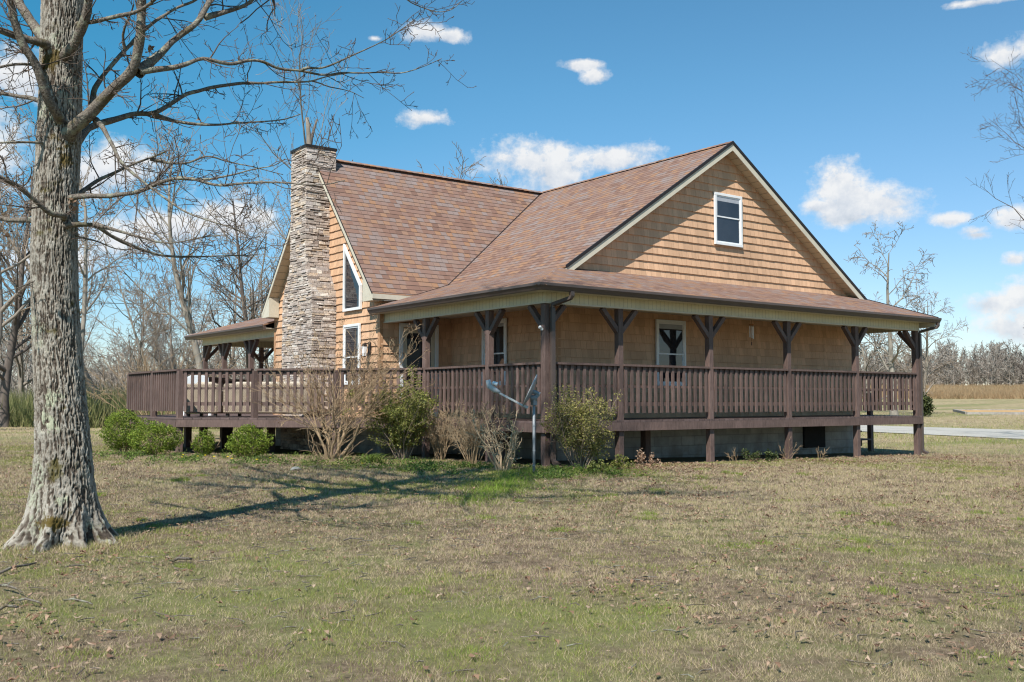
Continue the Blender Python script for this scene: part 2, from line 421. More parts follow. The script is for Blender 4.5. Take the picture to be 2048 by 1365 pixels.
def siding(mb, O, S, N, poly, exp=.17, z0=None):
    """lapped shakes, every shake its own tapered piece"""
    ts = [p[1] for p in poly]; tmin, tmax = min(ts), max(ts)
    def rng(tv):
        xs = []
        for k in range(len(poly)):
            (a, b), (c_, d_) = poly[k], poly[(k+1) % len(poly)]
            if abs(b-d_) < 1e-9:
                if abs(b-tv) < 1e-6: xs += [a, c_]
            elif min(b, d_)-1e-9 <= tv <= max(b, d_)+1e-9: xs.append(a+(c_-a)*(tv-b)/(d_-b))
        return (min(xs), max(xs)) if xs else None
    P = lambda s, n, z: (O[0]+S[0]*s+N[0]*n, O[1]+S[1]*s+N[1]*n, z)
    z = tmin if z0 is None else z0
    while z < tmax-.005:
        a, b = max(z, tmin), min(z+exp, tmax)
        r0, r1 = rng(a+1e-6), rng(b-1e-6)
        if r0 and r1:
            lo, hi = min(r0[0], r1[0]), max(r0[1], r1[1])
            s = lo
            while s < hi-1e-4:
                e = min(hi, s+rg.uniform(.09, .2))
                if hi-e < .05: e = hi
                cl = lambda v, r: min(max(v, r[0]), r[1])
                b0, b1 = cl(s, r0), cl(e, r0); t0, t1 = cl(s, r1), cl(e, r1)
                j = rg.uniform(0, .006) if a == z else 0
                n0 = .030+rg.uniform(-.002, .002); n1 = .003
                if b1-b0 > 1e-4 or t1-t0 > 1e-4:
                    za = a-j
                    mb.face([P(b0, n0, za), P(b1, n0, za), P(t1, n1, b), P(t0, n1, b)], [(b0, za+.0001), (b1, za+.0001), (t1, b-.001), (t0, b-.001)])
                    mb.face([P(b0, 0, za), P(b1, 0, za), P(b1, n0, za), P(b0, n0, za)], [(b0, a), (b1, a), (b1, a), (b0, a)])
                s = e
        z += exp

# --- walls
def wall_part(name, pieces, parent=house):
    mb = MB()
    for a in pieces: siding(mb, *a)
    return mb.build(name, M['siding'], parent)
XP, YP = (1, 0), (0, 1)
gl = [(WL+.0, 2.95), (WR, 2.95), (WR, mz(WR)-.02), (XR, ZR-.12), (WL+.0, mz(WL)-.0)]
wall_part('gable_wall', [((0, D), XP, (0, -1), [(1.62, 2.90), (WR, 2.90), (XR, ZR-.16)])])
wall_part('front_wall', [((0, D), XP, (0, -1), [(WL, 0), (WR, 0), (WR, 2.2), (WL, 2.2)])])
wall_part('left_wall', [((WL, 0), YP, (-1, 0), [(D, 0), (WY0, 0), (WY0, 2.2), (D, 2.2)]),
                        ((WL, 0), YP, (-1, 0), [(WY1, 0), (14.46, 0), (14.46, 2.2), (WY1, 2.2)])])
wk = 2.6
wall_part('wing_gable_wall', [((WX, 0), YP, (-1, 0), [(WY0, -.02), (WY1, -.02), (WY1, wz(WY1)-.12), (YC, WZR-.14), (WY0, wz(WY0)-.12)])])
wall_part('wing_side_wall', [((0, WY0), XP, (0, -1), [(WX, 0), (WL, 0), (WL, 2.75), (WX, 2.75)]),
                             ((0, WY1), XP, (0, 1), [(WX, 0), (WL, 0), (WL, 2.75), (WX, 2.75)])])
wall_part('right_wall', [((WR, 0), YP, (1, 0), [(D, 0), (14.46, 0), (14.46, 2.75), (D, 2.75)])])
wall_part('rear_wall', [((0, 14.46), XP, (0, 1), [(WL, 0), (WR, 0), (WR, 2.8), (XR, ZR-.16), (WL, 2.8)])])
mb = Each('corner_board', painted('tan corner board', (.40, .225, .125), .6, .1))
for x, y in ((WX-.004, WY0-.004), (WX-.004, WY1-.05), ):
    mb.box((x-.024, y-.022, -.02), (x+.05, y+.076, 2.62))
mb.box((WL-.028, D-.028, 0), (WL+.06, D+.06, 2.19)); mb.box((WR-.06, D-.028, 0), (WR+.028, D+.06, 2.19))
# hollow core behind the shakes so that no light leaks through
mb = MB()
mb.box((WL+.004, D+.004, -.03), (WR-.004, 14.456, 2.60)); mb.box((WX+.004, WY0+.004, -.03), (WL+.003, WY1-.004, 2.55))
P0 = lambda y: [(1.75, y, 2.601), (WR-.1, y, 2.601), (WR-.1, y, 2.9), (XR, y, ZR-.2), (1.75, y, 2.9)]
a, b = P0(D+.004), P0(14.456); mb.face(a); mb.face(b[::-1])
a = [(WX+.004, WY0+.02, 2.551), (WX+.004, WY1-.02, 2.551), (WX+.004, YC, WZR-.2)]; mb.face(a)
mb.build('sheathing', M['darkroom'], house)

# --- foundation
mb = MB()
mb.box((WL+.02, D+.05, -1.6), (WR-.02, 14.4, -.031)); mb.build('foundation', M['block'], house); mb = MB(); mb.box((WX+.03, WY0+.03, -1.6), (WL+.02, WY1-.03, -.031))
fnd = mb.build('foundation', M['block'], house)
mb = MB(); mb.box((9.15, D-.0, -.76), (9.95, D+.052, -.10)); mb.build('crawlspace_vent', M['darkroom'], house)

# --- roofs
def roofpoly(mb, pts, u, o):
    u = Vector(u).normalized()
    n = (Vector(pts[1])-Vector(pts[0])).cross(Vector(pts[2])-Vector(pts[0]))
    if n.z < 0: pts = pts[::-1]
    n = Vector((0, 0, 0))
    for k in range(len(pts)): n += Vector(pts[k]).cross(Vector(pts[(k+1) % len(pts)]))
    n.normalize()
    v = n.cross(u)
    if v.z < 0: v = -v
    uv = [((Vector(p)-Vector(o)).dot(u)+20, (Vector(p)-Vector(o)).dot(v)+20) for p in pts]
    mb.face(pts, uv)
    low = [(p[0], p[1], p[2]-.035) for p in pts]
    mb.face(low[::-1], [(a, b) for a, b in uv][::-1])
    for k in range(len(pts)):
        k2 = (k+1) % len(pts)
        mb.face([low[k], low[k2], pts[k2], pts[k]], [(20.01, 20.1), (20.02, 20.1), (20.02, 20.12), (20.01, 20.12)])
YF, YB = 1.38, 14.76; XE = 11.62
mb = MB()
roofpoly(mb, [(1.62, YF, ZB), (XR, YF, ZR), (XR, YC, ZR), (6.38, YC, WZR), (1.62, 5.468, ZB)], (0, 1, 0), (1.62, 0, ZB))
roofpoly(mb, [(1.62, 2*YC-5.468, ZB), (6.38, YC, WZR), (XR, YC, ZR), (XR, YB, ZR), (1.62, YB, ZB)], (0, 1, 0), (1.62, 0, ZB))
roofpoly(mb, [(XR, YF, ZR), (XE, YF, mz(XE)), (XE, YB, mz(XE)), (XR, YB, ZR)], (0, 1, 0), (XR, 0, ZR))
mb.build('main_roof', M['shingle'], house)
XG = -.45; EY = 5.2
mb = MB()
roofpoly(mb, [(XG, EY, wz(EY)), (.578, EY, wz(EY)), (1.62, 5.468, ZB), (6.38, YC, WZR), (XG, YC, WZR)], (1, 0, 0), (0, EY, 2.6))
roofpoly(mb, [(XG, YC, WZR), (6.38, YC, WZR), (1.62, 2*YC-5.468, ZB), (.578, 2*YC-EY, wz(EY)), (XG, 2*YC-EY, wz(EY))], (1, 0, 0), (0, EY, 2.6))
mb.build('wing_roof', M['shingle'], house)
e = -.46
mb = MB()
roofpoly(mb, [(e, e, pz(e)), (1.62, 1.62, ZB), (1.62, 5.468, ZB), (.578, EY+.03, 2.6), (.578, WY0-.004, 2.6), (e, WY0-.004, pz(e))], (0, 1, 0), (e, 0, pz(e)))
roofpoly(mb, [(e, e, pz(e)), (11.36, e, pz(e)), (11.36, D-.002, pzy(D)), (1.68, D-.002, pzy(D)), (1.62, 1.62, ZB)], (1, 0, 0), (0, e, pz(e)))
mb.build('porch_roof', M['shingle'], house)
YG = 16.62
mb = MB()
roofpoly(mb, [(e, WY1+.004, pz(e)), (.578, WY1+.004, 2.6), (1.62, 2*YC-5.468, ZB), (1.62, YG-2.12, ZB), (e, YG-.04, pz(e))], (0, 1, 0), (e, 0, pz(e)))
roofpoly(mb, [(e, YG-.04, pz(e)), (1.62, YG-2.12, ZB), (11.36, YG-2.12, ZB), (11.36, YG-.04, pz(e))], (1, 0, 0), (0, YG, pz(e)))
mb.build('porch_roof', M['shingle'], house)
# ridge, hip caps and valley lines
mb = MB()
def caps(p, q, w=.13, step=.17):
    p = Vector(p); q = Vector(q); L = (q-p).length; n = int(L/step)
    for k in range(n):
        a = p.lerp(q, k/n); b = p.lerp(q, min(1, (k+1.25)/n))
        a = a+Vector((0, 0, .010)); b = b+Vector((0, 0, .022))
        t_ = (q-p).normalized(); s_ = t_.cross(Vector((0, 0, 1))).normalized()*w
        dz = Vector((0, 0, w*.55))
        c_ = rg.random()
        mb.face([a, b, b+s_-dz, a+s_-dz], [(20+c_*9, 20+.05), (20+c_*9, 20.05), (20+c_*9, 20.09), (20+c_*9, 20.09)])
        mb.face([b, a, a-s_-dz, b-s_-dz], [(20+c_*9, 20+.05), (20+c_*9, 20.05), (20+c_*9, 20.09), (20+c_*9, 20.09)])
caps((XR, YF, ZR), (XR, YB, ZR)); mb.build('ridge_cap', M['shingle'], house); mb = MB(); caps((XG, YC, WZR), (6.3, YC, WZR))
mb.build('ridge_cap', M['shingle'], house)
mb = MB()
caps((e, e, pz(e)-.012), (1.6, 1.6, ZB-.012), .10); mb.build('hip_cap', M['shingle'], house); mb = MB(); caps((e, YG-.04, pz(e)), (1.6, YG-2.1, ZB), .10)
mb.build('hip_cap', M['shingle'], house)
mb = MB()
def strip(p, q, w, lift=.006):
    p = Vector(p); q = Vector(q); s_ = (q-p).normalized().cross(Vector((0, 0, 1))).normalized()*w/2; z = Vector((0, 0, lift))
    mb.face([p-s_+z, q-s_+z, q+s_+z, p+s_+z])
mb.bar((6.36, YC, WZR-.004), (1.62, 5.468, ZB-.004), .03, .03); mb.bar((1.62, 5.468, ZB-.004), (.585, EY, 2.596), .03, .03)
mb.build('valley_flashing', M['dripedge'], house)

# rakes: shingle edge, fascia board and soffit of the front gable and of the wing gable
def rake(pk, ft, out, wall, name=None):
    MB_edge, MB_fas, MB_sof = Each('drip_edge', M['dripedge']), Each('fascia', M['cream']), Each('rake_soffit', M['rakesoffit'])
    """pk, ft = ridge and foot points on the outer rake plane, out = outward unit xy, wall = overhang depth"""
    pk = Vector(pk); ft = Vector(ft); o = Vector((out[0], out[1], 0))
    def slab(n0, n1, z0, z1, mbx):
        P = [ft+o*n1+Vector((0, 0, z0)), pk+o*n1+Vector((0, 0, z0)), pk+o*n0+Vector((0, 0, z0)), ft+o*n0+Vector((0, 0, z0)),
             ft+o*n1+Vector((0, 0, z1)), pk+o*n1+Vector((0, 0, z1)), pk+o*n0+Vector((0, 0, z1)), ft+o*n0+Vector((0, 0, z1))]
        mbx.hexa(P)
    k_ = -.055 if out[1] else -.037; slab(-.02, .018 if out[1] else .008, k_, .012 if out[1] else -.002, MB_edge); slab(-.022, .0, -.20 if out[1] else -.165, k_-.001, MB_fas)
    q = [ft+o*(-.023)+Vector((0, 0, -.16)), pk+o*(-.023)+Vector((0, 0, -.16)), pk-o*wall+Vector((0, 0, -.16)), ft-o*wall+Vector((0, 0, -.16))]
    L = (pk-ft).length
    MB_sof.face(q, [(0, 0), (L, 0), (L, wall), (0, wall)])
M['rakesoffit'] = mat_grooved('tan vented soffit', (.50, .42, .29), .2, 0, .55, .35)
ov = D-YF
rake((XR, YF, ZR), (1.62, YF, ZB), (0, -1), ov); rake((XR, YF, ZR), (11.35, YF, mz(11.35)), (0, -1), ov)
ovw = WX-XG
rake((XG, YC, WZR), (XG, EY, wz(EY)), (-1, 0), ovw); rake((XG, YC, WZR), (XG, 2*YC-EY, wz(EY)), (-1, 0), ovw)
# wing eaves: fascia, boxed return at both feet
for y0, y1, w_ in ((EY, EY-.02, WY0), (2*YC-EY, 2*YC-EY+.02, WY1)):
    mb = MB(); mb.box((XG, min(y0, y1), 2.475), (.62, max(y0, y1), 2.575))
    sg = 1 if w_ < YC else -1
    ya, yb = sorted((y0, w_-sg*.0))
    zi = wz(w_)-.18
    pts = [(XG+.004, y0+sg*.001, 2.44), (XG+.004, w_+sg*.26, 2.44), (XG+.004, w_+sg*.26, wz(w_+sg*.26)-.19), (XG+.004, y0+sg*.001, 2.56)]
    mb.face(pts); pts2 = [(WX-.03, p[1], p[2]) for p in pts]; mb.face(pts2[::-1])
    mb.face([pts[0], pts[1], pts2[1], pts2[0]]); mb.face([pts[1], pts[2], pts2[2], pts2[1]])
    mb.box((WX-.02, ya+.002, 2.441), (.6, yb-.002, 2.46))
    mb.build('eave_return', M['cream'], house)

# --- porch framing: header, soffit, ceiling
mbs, mbc = Each('porch_soffit', M['cream']), Each('porch_ceiling', M['cream']); mbt = Each('header_trim', M['cream'])
def header(o, S, N, a, b):
    mbh = MB()
    P = lambda s, n, z: (o[0]+S[0]*s+N[0]*n, o[1]+S[1]*s+N[1]*n, z)
    for n, z0, z1 in ((.075, 2.012, 2.175),):
        mbh.face([P(a, n, z0), P(b, n, z0), P(b, n, z1), P(a, n, z1)], [(a+30, z0), (b+30, z0), (b+30, z1), (a+30, z1)])
        mbh.face([P(a, -.07, z0), P(b, -.07, z0), P(b, -.07, z1), P(a, -.07, z1)], [(a+30, z0), (b+30, z0), (b+30, z1), (a+30, z1)])
    mbh.build('porch_header', M['header'], house); mbt.obox(o, S, N, a, b, -.08, .088, 1.985, 2.012)
header((0, 0), XP, (0, -1), -.075, 11.2); header((0, 0), YP, (-1, 0), -.075, WY0-.01)
header((0, 0), YP, (-1, 0), WY1+.01, 16.25); header((0, 16.18), XP, (0, 1), -.07, 11.2)
mbc.box((-.06, .09, 2.16), (WL, WY0-.02, 2.18)); mbc.box((WL, .09, 2.16), (11.2, D, 2.18)); mbc.box((-.06, WY1+.02, 2.16), (WL, 16.1, 2.18)); mbc.box((WL, 14.47, 2.16), (11.2, 16.1, 2.18))
for a, b in (((-.40, -.40, 2.175), (11.3, -.076, 2.19)), ((-.40, -.076, 2.175), (-.076, WY0-.005, 2.19)), ((-.40, WY1+.005, 2.175), (-.076, 16.5, 2.19)), ((-.40, 16.26, 2.175), (11.3, 16.5, 2.19))):
    mbs.box(a, b)
# closing gable of the porch roof at its right end
q = [(11.2, -.07, 2.0), (11.2, D, 2.0), (11.2, D, pzy(D)-.04), (11.2, -.07, pzy(-.07)-.05)]
mbh = MB(); mbh.face(q, [(p[1], p[2]) for p in q]); mbh.build('porch_gable_panel', M['header'], house)
mb = MB(); mb.box((11.3, -.41, 2.06), (11.34, D-.01, 2.19)); 
mb.prism([(0, 0), (1, 0), (1, 1), (0, 1)], lambda u, v, t_: (11.34+.018*t_, -.40+u*(D+.39), pzy(-.40+u*(D+.39))-.04-.15*(1-v)), 0, 1)
mb.build('rake_board', M['cream'], house)
mb = MB(); mb.prism([(0, 0), (1, 0), (1, 1), (0, 1)], lambda u, v, t_: (11.33+.05*t_, -.46+u*(D+.45), pzy(-.46+u*(D+.45))-.035+.05*v), 0, 1)
mb.build('drip_edge', M['dripedge'], house)

# --- gutters (k-style) mitred at the corner
GP = [(-.105, 2.268), (-.105, 2.160), (-.045, 2.160), (-.030, 2.190), (-.008, 2.222), (0, 2.232), (0, 2.274), (-.016, 2.274), (-.016, 2.262), (-.10, 2.250)]
mb = MB()
mb.prism(GP, lambda u, v, t_: ((-.5-u) if t_ == 0 else 11.44, -.5-u, v), 0, 1)
mb.build('gutter', M['gutter'], house)
mb = MB(); mb.prism(GP, lambda u, v, t_: (-.5-u, (-.5-u) if t_ == 0 else WY0-.05, v), 0, 1); mb.build('gutter', M['gutter'], house)
mb = MB(); mb.prism(GP, lambda u, v, t_: (-.5-u, (WY1+.02) if t_ == 0 else YG, v), 0, 1); mb.build('gutter', M['gutter'], house)

# --- downspouts
def _downspout(path, w=.075, h=.06):
    m = MB()
    for k in range(len(path)-1): m.bar(path[k], path[k+1], w, h, (0, 0, 1) if abs(path[k][2]-path[k+1][2]) < .5*(Vector(path[k+1])-Vector(path[k])).length else (0, 1, 0))
    return m.build('downspout', M['gutter'], house, bevel=.006)
def spout(x, y0, xg, yo, zf):
    # gutter outlet, two elbows back to the post, straight drop, shoe
    P = [(xg, yo, 2.165), (xg, yo, 2.10), (xg-.01, yo+.02, 2.06), (x, y0-.005, 1.965), (x, y0, 1.90), (x, y0, zf+.16), (x+.01, y0-.02, zf+.10), (x+.05, y0-.11, zf+.05)]
    m = MB(); pr = [(-.036, -.028), (.036, -.028), (.036, .028), (-.036, .028)]
    n = len(P); ring = []
    for k in range(n):
        t_ = (Vector(P[min(k+1, n-1)])-Vector(P[max(k-1, 0)])).normalized()
        a_ = Vector((1, 0, 0)); a_ = (a_-t_*a_.dot(t_)).normalized(); b_ = t_.cross(a_)
        ring.append([Vector(P[k])+a_*u+b_*v for u, v in pr])
    for k in range(n-1):
        for q in range(4): m.face([ring[k][q], ring[k][(q+1) % 4], ring[k+1][(q+1) % 4], ring[k+1][q]])
    m.face(ring[-1])
    for zz in (zf+.75,): m.box((x-.042, y0-.034, zz), (x+.042, y0+.034, zz+.02))
    return m.build('downspout', M['gutter'], house)
spout(.068, -.118, .21, -.45, g(0, 0)); 
spout(11.23, -.06, 11.36, -.45, g(11.2, 0))

# --- posts with knee braces
PW = .115
def post(x, y, braces, zb=None, zt=1.985):
    m = MB(); zb = (g(x, y)-.1) if zb is None else zb
    m.box((x-PW/2, y-PW/2, zb), (x+PW/2, y+PW/2, zt), rg.uniform(.3, .7))
    o = m.build('porch_post' if zt > 1.5 else 'railing_post', M['wood'], house, bevel=.004)
    for bx, by in braces:
        k = MB(); k.bar((x+bx*.03, y+by*.03, 1.57), (x+bx*.41, y+by*.41, 1.975),   .095, .08, c=rg.uniform(.3, .6)); k.build('knee_brace', M['wood'], o)
    return o
fx = [0]+[1.684+2.359*i for i in range(5)]
ly = [0, 1.62, 3.79]
for i, x in enumerate(fx): post(x, 0, ([(1, 0)] if i == 0 else [(-1, 0), (1, 0)] if i < 5 else [(-1, 0)])+([(0, 1)] if i in (0, 5) else []))
for y in ly[1:]: post(0, y, [(0, -1), (0, 1)])
for y in (12.7, 14.65): post(0, y, [(0, -1), (0, 1)])
post(0, 16.18, [(0, -1), (1, 0)]); post(1.75, 16.18, [(-1, 0), (1, 0)]); post(4.2, 16.18, [(-1, 0), (1, 0)])

# --- decks
DP = [(0, 3.79), (-1.30, 5.09), (-2.52, 6.31), (-3.66, 7.45), (-3.66, 9.15), (-3.66, 10.95), (-1.85, 12.76), (0, 14.6)]
mb = MB()
def slab(pts, z0, z1):
    mb.face([(x, y, z1) for x, y in pts]); mb.face([(x, y, z0) for x, y in pts][::-1])
    for k in range(len(pts)):
        (a, b), (c_, d_) = pts[k], pts[(k+1) % len(pts)]
        mb.face([(a, b, z0), (c_, d_, z0), (c_, d_, z1), (a, b, z1)])
slab([(-.10, -.10), (11.22, -.10), (11.22, D+.04), (WL, D+.04), (WL, WY0+.04), (WX, WY0+.04), (WX, WY1), (WL, WY1), (WL, 14.4), (1.6, 16.28), (-.1, 16.28), (-.1, 14.70), (-3.76, 11.0), (-3.76, 7.41), (-.1, 3.75)], -.034, 0)
deck = mb.build('deck', M['deckboard'], house)
RB = [((-.085, -.085), (11.21, -.085)), ((-.085, -.085), (-.085, 3.76)), ((-.085, 3.76), (-3.735, 7.42)), ((-3.735, 7.42), (-3.735, 10.99)), ((-3.735, 10.99), (-.085, 14.7)), ((-.085, 14.7), (-.085, 16.26)), ((11.2, -.085), (11.2, D))]
for k, (a, b) in enumerate(RB):
    m = MB(); m.bar((*a, -.112), (*b, -.112), .04, .152, c=.5); m.build('rim_board', M['wood'], house)
for x, y in DP[1:-1]: post(x, y, [], zt=.96)
mb = MB()   # joist piers further in
for x, y in ((-1.6, 7.6), (-1.9, 9.6), (-.9, 6.6), (-2.6, 9.0), (-1.0, 11.6), (-2.4, 10.6), (1.0, 2.4), (3.5, 1.2)):
    m = MB(); m.box((x-.07, y-.07, g(x, y)-.1), (x+.07, y+.07, -.19)); m.build('pier', M['wood'], house)
# joists under the deck
for k in range(8):
    m = MB(); y = 5.2+k*.9; x0 = -.5 if y < 5.5 else max(-3.6, -(y-3.9)) if y < 7.5 else -3.6
    m.bar((x0, y, -.13), (WX, y, -.13), .04, .13); m.build('joist', M['wood'], house)

# --- railings
def railing(a, b, half0=PW/2, half1=PW/2, outn=None, name='railing'):
    a = Vector((*a, 0)); b = Vector((*b, 0)); t_ = (b-a).normalized(); a = a+t_*half0; b = b-t_*half1
    n = Vector((t_.y, -t_.x, 0)) if outn is None else Vector((*outn, 0))
    m = MB(); Z = lambda p, z, o=0: (p.x+n.x*o, p.y+n.y*o, z)
    m.bar(Z(a, .98), Z(b, .98), .15, .038, c=.45)
    m.bar(Z(a, .915, -.005), Z(b, .915, -.005), .04, .085, c=.4)
    m.bar(Z(a, .60, -.012), Z(b, .60, -.012), .038, .045, c=.4)
    m.bar(Z(a, .285, -.012), Z(b, .285, -.012), .038, .075, c=.4)
    r = m.build(name, M['wood'], house)
    s = MB(); L = (b-a).length; N = max(1, round(L/.147)); st = L/N
    for k in range(N):
        p = a+t_*(st*(k+.5)); z0 = .125+rg.uniform(-.006, .006); tilt = rg.uniform(-.004, .004)
        s.bar(Z(p, z0, .030), (p.x+n.x*.03+t_.x*tilt, p.y+n.y*.03+t_.y*tilt, .955), .060, .026, up=tuple(n), c=rg.uniform(.25, .8))
    s.build('slat_panel', M['wood'], r)
for i in range(5): railing((fx[i], 0), (fx[i+1], 0), outn=(0, -1))
railing((0, 0), (0, 1.62), outn=(-1, 0)); railing((0, 1.62), (0, 3.79), outn=(-1, 0))
q = 2**-.5
for i in range(3): railing(DP[i], DP[i+1], outn=(-q, -q))
railing(DP[3], DP[4], outn=(-1, 0)); railing(DP[4], DP[5], outn=(-1, 0))
railing(DP[5], DP[6], outn=(-q, q)); railing(DP[6], DP[7], outn=(-q, q))
railing((0, 14.65), (0, 16.18), outn=(-1, 0)); railing((0, 16.18), (1.75, 16.18), outn=(0, 1)); railing((11.12, 0), (11.12, D), outn=(1, 0))
# side landing with steps beyond the front right corner
mb = MB(); mb.box((11.24, 2.9, -.034), (12.7, 4.3, 0)); mb.box((11.24, 2.86, -.19), (12.7, 2.9, -.036)); mb.build('side_landing', M['wood'], house)
for k in range(3):
    mb = MB(); mb.box((11.25+.0, 2.86-.28*(k+1), -.22-.2*k-.04), (12.35, 2.86-.28*k, -.22-.2*k)); mb.box((11.3, 2.86-.28*k-.03, -.42-.2*k), (12.3, 2.86-.28*k, -.26-.2*k)); mb.build('step', M['wood'], house)
for x, y in ((12.42, 2.1), (12.62, 2.95), (12.62, 4.2)): post(x, y, [], zt=.96 if y > 2.5 else .55)
railing((12.62, 2.95), (12.62, 4.2), outn=(1, 0)); railing((11.3, 2.95), (12.62, 2.95), outn=(0, -1))

# --- windows and doors
def window(O, S, N, s0, s1, t0, t1, mid=.5, trim=.058, parent=house, name='window', shade=None):
    w = MB(); f = lambda *a: w.obox(O, S, N, *a)
    f(s0, s1, 0, .045, t1-trim, t1); f(s0, s1, 0, .052, t0, t0+trim)
    f(s0, s0+trim, 0, .045, t0+trim, t1-trim); f(s1-trim, s1, 0, .045, t0+trim, t1-trim)
    fr = w.build(name, M['white'], parent, bevel=.004)
    w = MB(); a, b, c_, d_ = s0+trim, s1-trim, t0+trim, t1-trim; m_ = c_+(d_-c_)*mid; k = .03
    # upper sash sits forward of the lower one
    for z0, z1, dd in ((m_-.015, d_, .028), (c_, m_+.015, .018)):
        w.obox(O, S, N, a, b, .004, dd, z1-k, z1); w.obox(O, S, N, a, b, .004, dd, z0, z0+k)
        w.obox(O, S, N, a, a+k, .004, dd, z0+k, z1-k); w.obox(O, S, N, b-k, b, .004, dd, z0+k, z1-k)
    w.build('sash', M['white'], fr)
    w = MB()
    for z0, z1, dd in ((m_+.01, d_-.02, .022), (c_+.02, m_-.01, .012)):
        P = lambda s, z: (O[0]+S[0]*s+N[0]*dd, O[1]+S[1]*s+N[1]*dd, z)
        w.face([P(a+.01, z0), P(b-.01, z0), P(b-.01, z1), P(a+.01, z1)])
    w.build('pane', M['pane'], fr)
    if shade:
        w = MB(); w.obox(O, S, N, a+k, b-k, .0222, .0228, d_-shade, d_-k); w.build('window_shade', M['blind'], fr)
    return fr
FO = (0, D-.034)
window(FO, XP, (0, -1), 4.235, 5.105, .66, 2.035, .48, name='window', shade=.13)
window(FO, XP, (0, -1), 6.06, 6.965, 3.775, 4.93, .55, shade=.12)
window((WL-.034, 0), YP, (-1, 0), 3.25, 4.1, .66, 2.03, .48, shade=.1)
window((WX-.034, 0), YP, (-1, 0), 6.17, 6.93, .70, 2.03, .45)
window((WX-.034, 0), YP, (-1, 0), 9.2, 9.96, .70, 2.03, .45)
# trapezoid windows beside the chimney
def trapezoid(ya, yb, z0, za, zb):
    O = (WX-.034, 0); tr = .06; m = MB()
    def X(n): return WX-.034-n
    def quad(p): 
        m.prism([(0, 0)]+[(0, 0)]*0 if False else p, lambda u, v, t_: (X(.048*t_), u, v), 0, 1)
    sl = (zb-za)/(yb-ya); w = tr if yb > ya else -tr; dz = tr*math.hypot(1, sl)
    quad([(ya, z0), (yb, z0), (yb, z0+tr), (ya, z0+tr)])
    quad([(ya, z0+tr), (ya+w, z0+tr), (ya+w, za+sl*w), (ya, za)])
    quad([(yb-w, z0+tr), (yb, z0+tr), (yb, zb), (yb-w, zb-sl*w)])
    quad([(ya+w, za+sl*w-dz), (yb-w, zb-sl*w-dz), (yb-w, zb-sl*w), (ya+w, za+sl*w)])
    fr = m.build('trapezoid_window', M['white'], house)
    m = MB(); m.face([(X(.02), ya+w*.9, z0+tr*.9), (X(.02), yb-w*.9, z0+tr*.9), (X(.02), yb-w*.9, zb-sl*w*.9-dz*.95), (X(.02), ya+w*.9, za+sl*w*.9-dz*.95)]); m.build('pane', M['pane'], fr)
trapezoid(6.13, 6.95, 2.33, 2.86, 3.86)
trapezoid(2*YC-6.13, 2*YC-6.95, 2.33, 2.86, 3.86)
# glazed door on the wing's porch side
m = MB(); O = (0, WY0-.034); N = (0, -1); f = lambda *a: m.obox(O, XP, N, *a)
f(.28, .36, 0, .05, 0, 2.0); f(1.17, 1.25, 0, .05, 0, 2.0); f(.36, 1.17, 0, .05, 1.92, 2.0)
dr = m.build('door_frame', M['white'], house)
m = MB(); f(.37, .46, .005, .03, .01, 1.9); f(1.07, 1.16, .005, .03, .01, 1.9); f(.46, 1.07, .005, .03, 1.8, 1.9); f(.46, 1.07, .005, .03, .01, .2); m.build('door', M['cream'], dr)
m = MB(); m.face([(.45, WY0-.048, .19), (1.08, WY0-.048, .19), (1.08, WY0-.048, 1.81), (.45, WY0-.048, 1.81)]); m.build('pane', M['pane'], dr)
m = MB(); m.tube([(.42, WY0-.05, 1.0), (.42, WY0-.09, 1.0)], .012, 8); m.tube([(.42, WY0-.09, .94), (.42, WY0-.09, 1.06)], .012, 8); m.build('handle', M['blackmetal'], dr)
# lantern beside the lower window
m = MB(); y, z = 5.76, 1.30; X0 = WX-.04
m.box((X0-.02, y-.05, z+.05), (X0, y+.05, z+.30)); m.bar((X0-.02, y, z+.26), (X0-.13, y, z+.27), .02, .02)
lamp = m.build('wall_lamp', M['blackmetal'], house)
m = MB(); m.tube([(X0-.13, y, z+.27), (X0-.13, y, z+.24), (X0-.13, y, z+.20)], [.015, .06, .07], 6); m.tube([(X0-.13, y, z), (X0-.13, y, z-.03)], [.05, .03], 6); m.build('lamp_cap', M['blackmetal'], lamp)
m = MB(); m.tube([(X0-.13, y, z), (X0-.13, y, z+.20)], [.05, .066], 6); m.build('lamp_glass', M['white'], lamp)
# motion sensor on the corner post
m = MB(); m.box((-.085, -.022, 1.53), (-.06, .022, 1.57)); sn = m.build('motion_sensor', M['white'], house)
m = MB(); m.tube([(-.08, 0, 1.56), (-.12, -.01, 1.585), (-.15, -.02, 1.57)], [.02, .025, .018], 10); m.build('sensor_head', M['white'], sn)

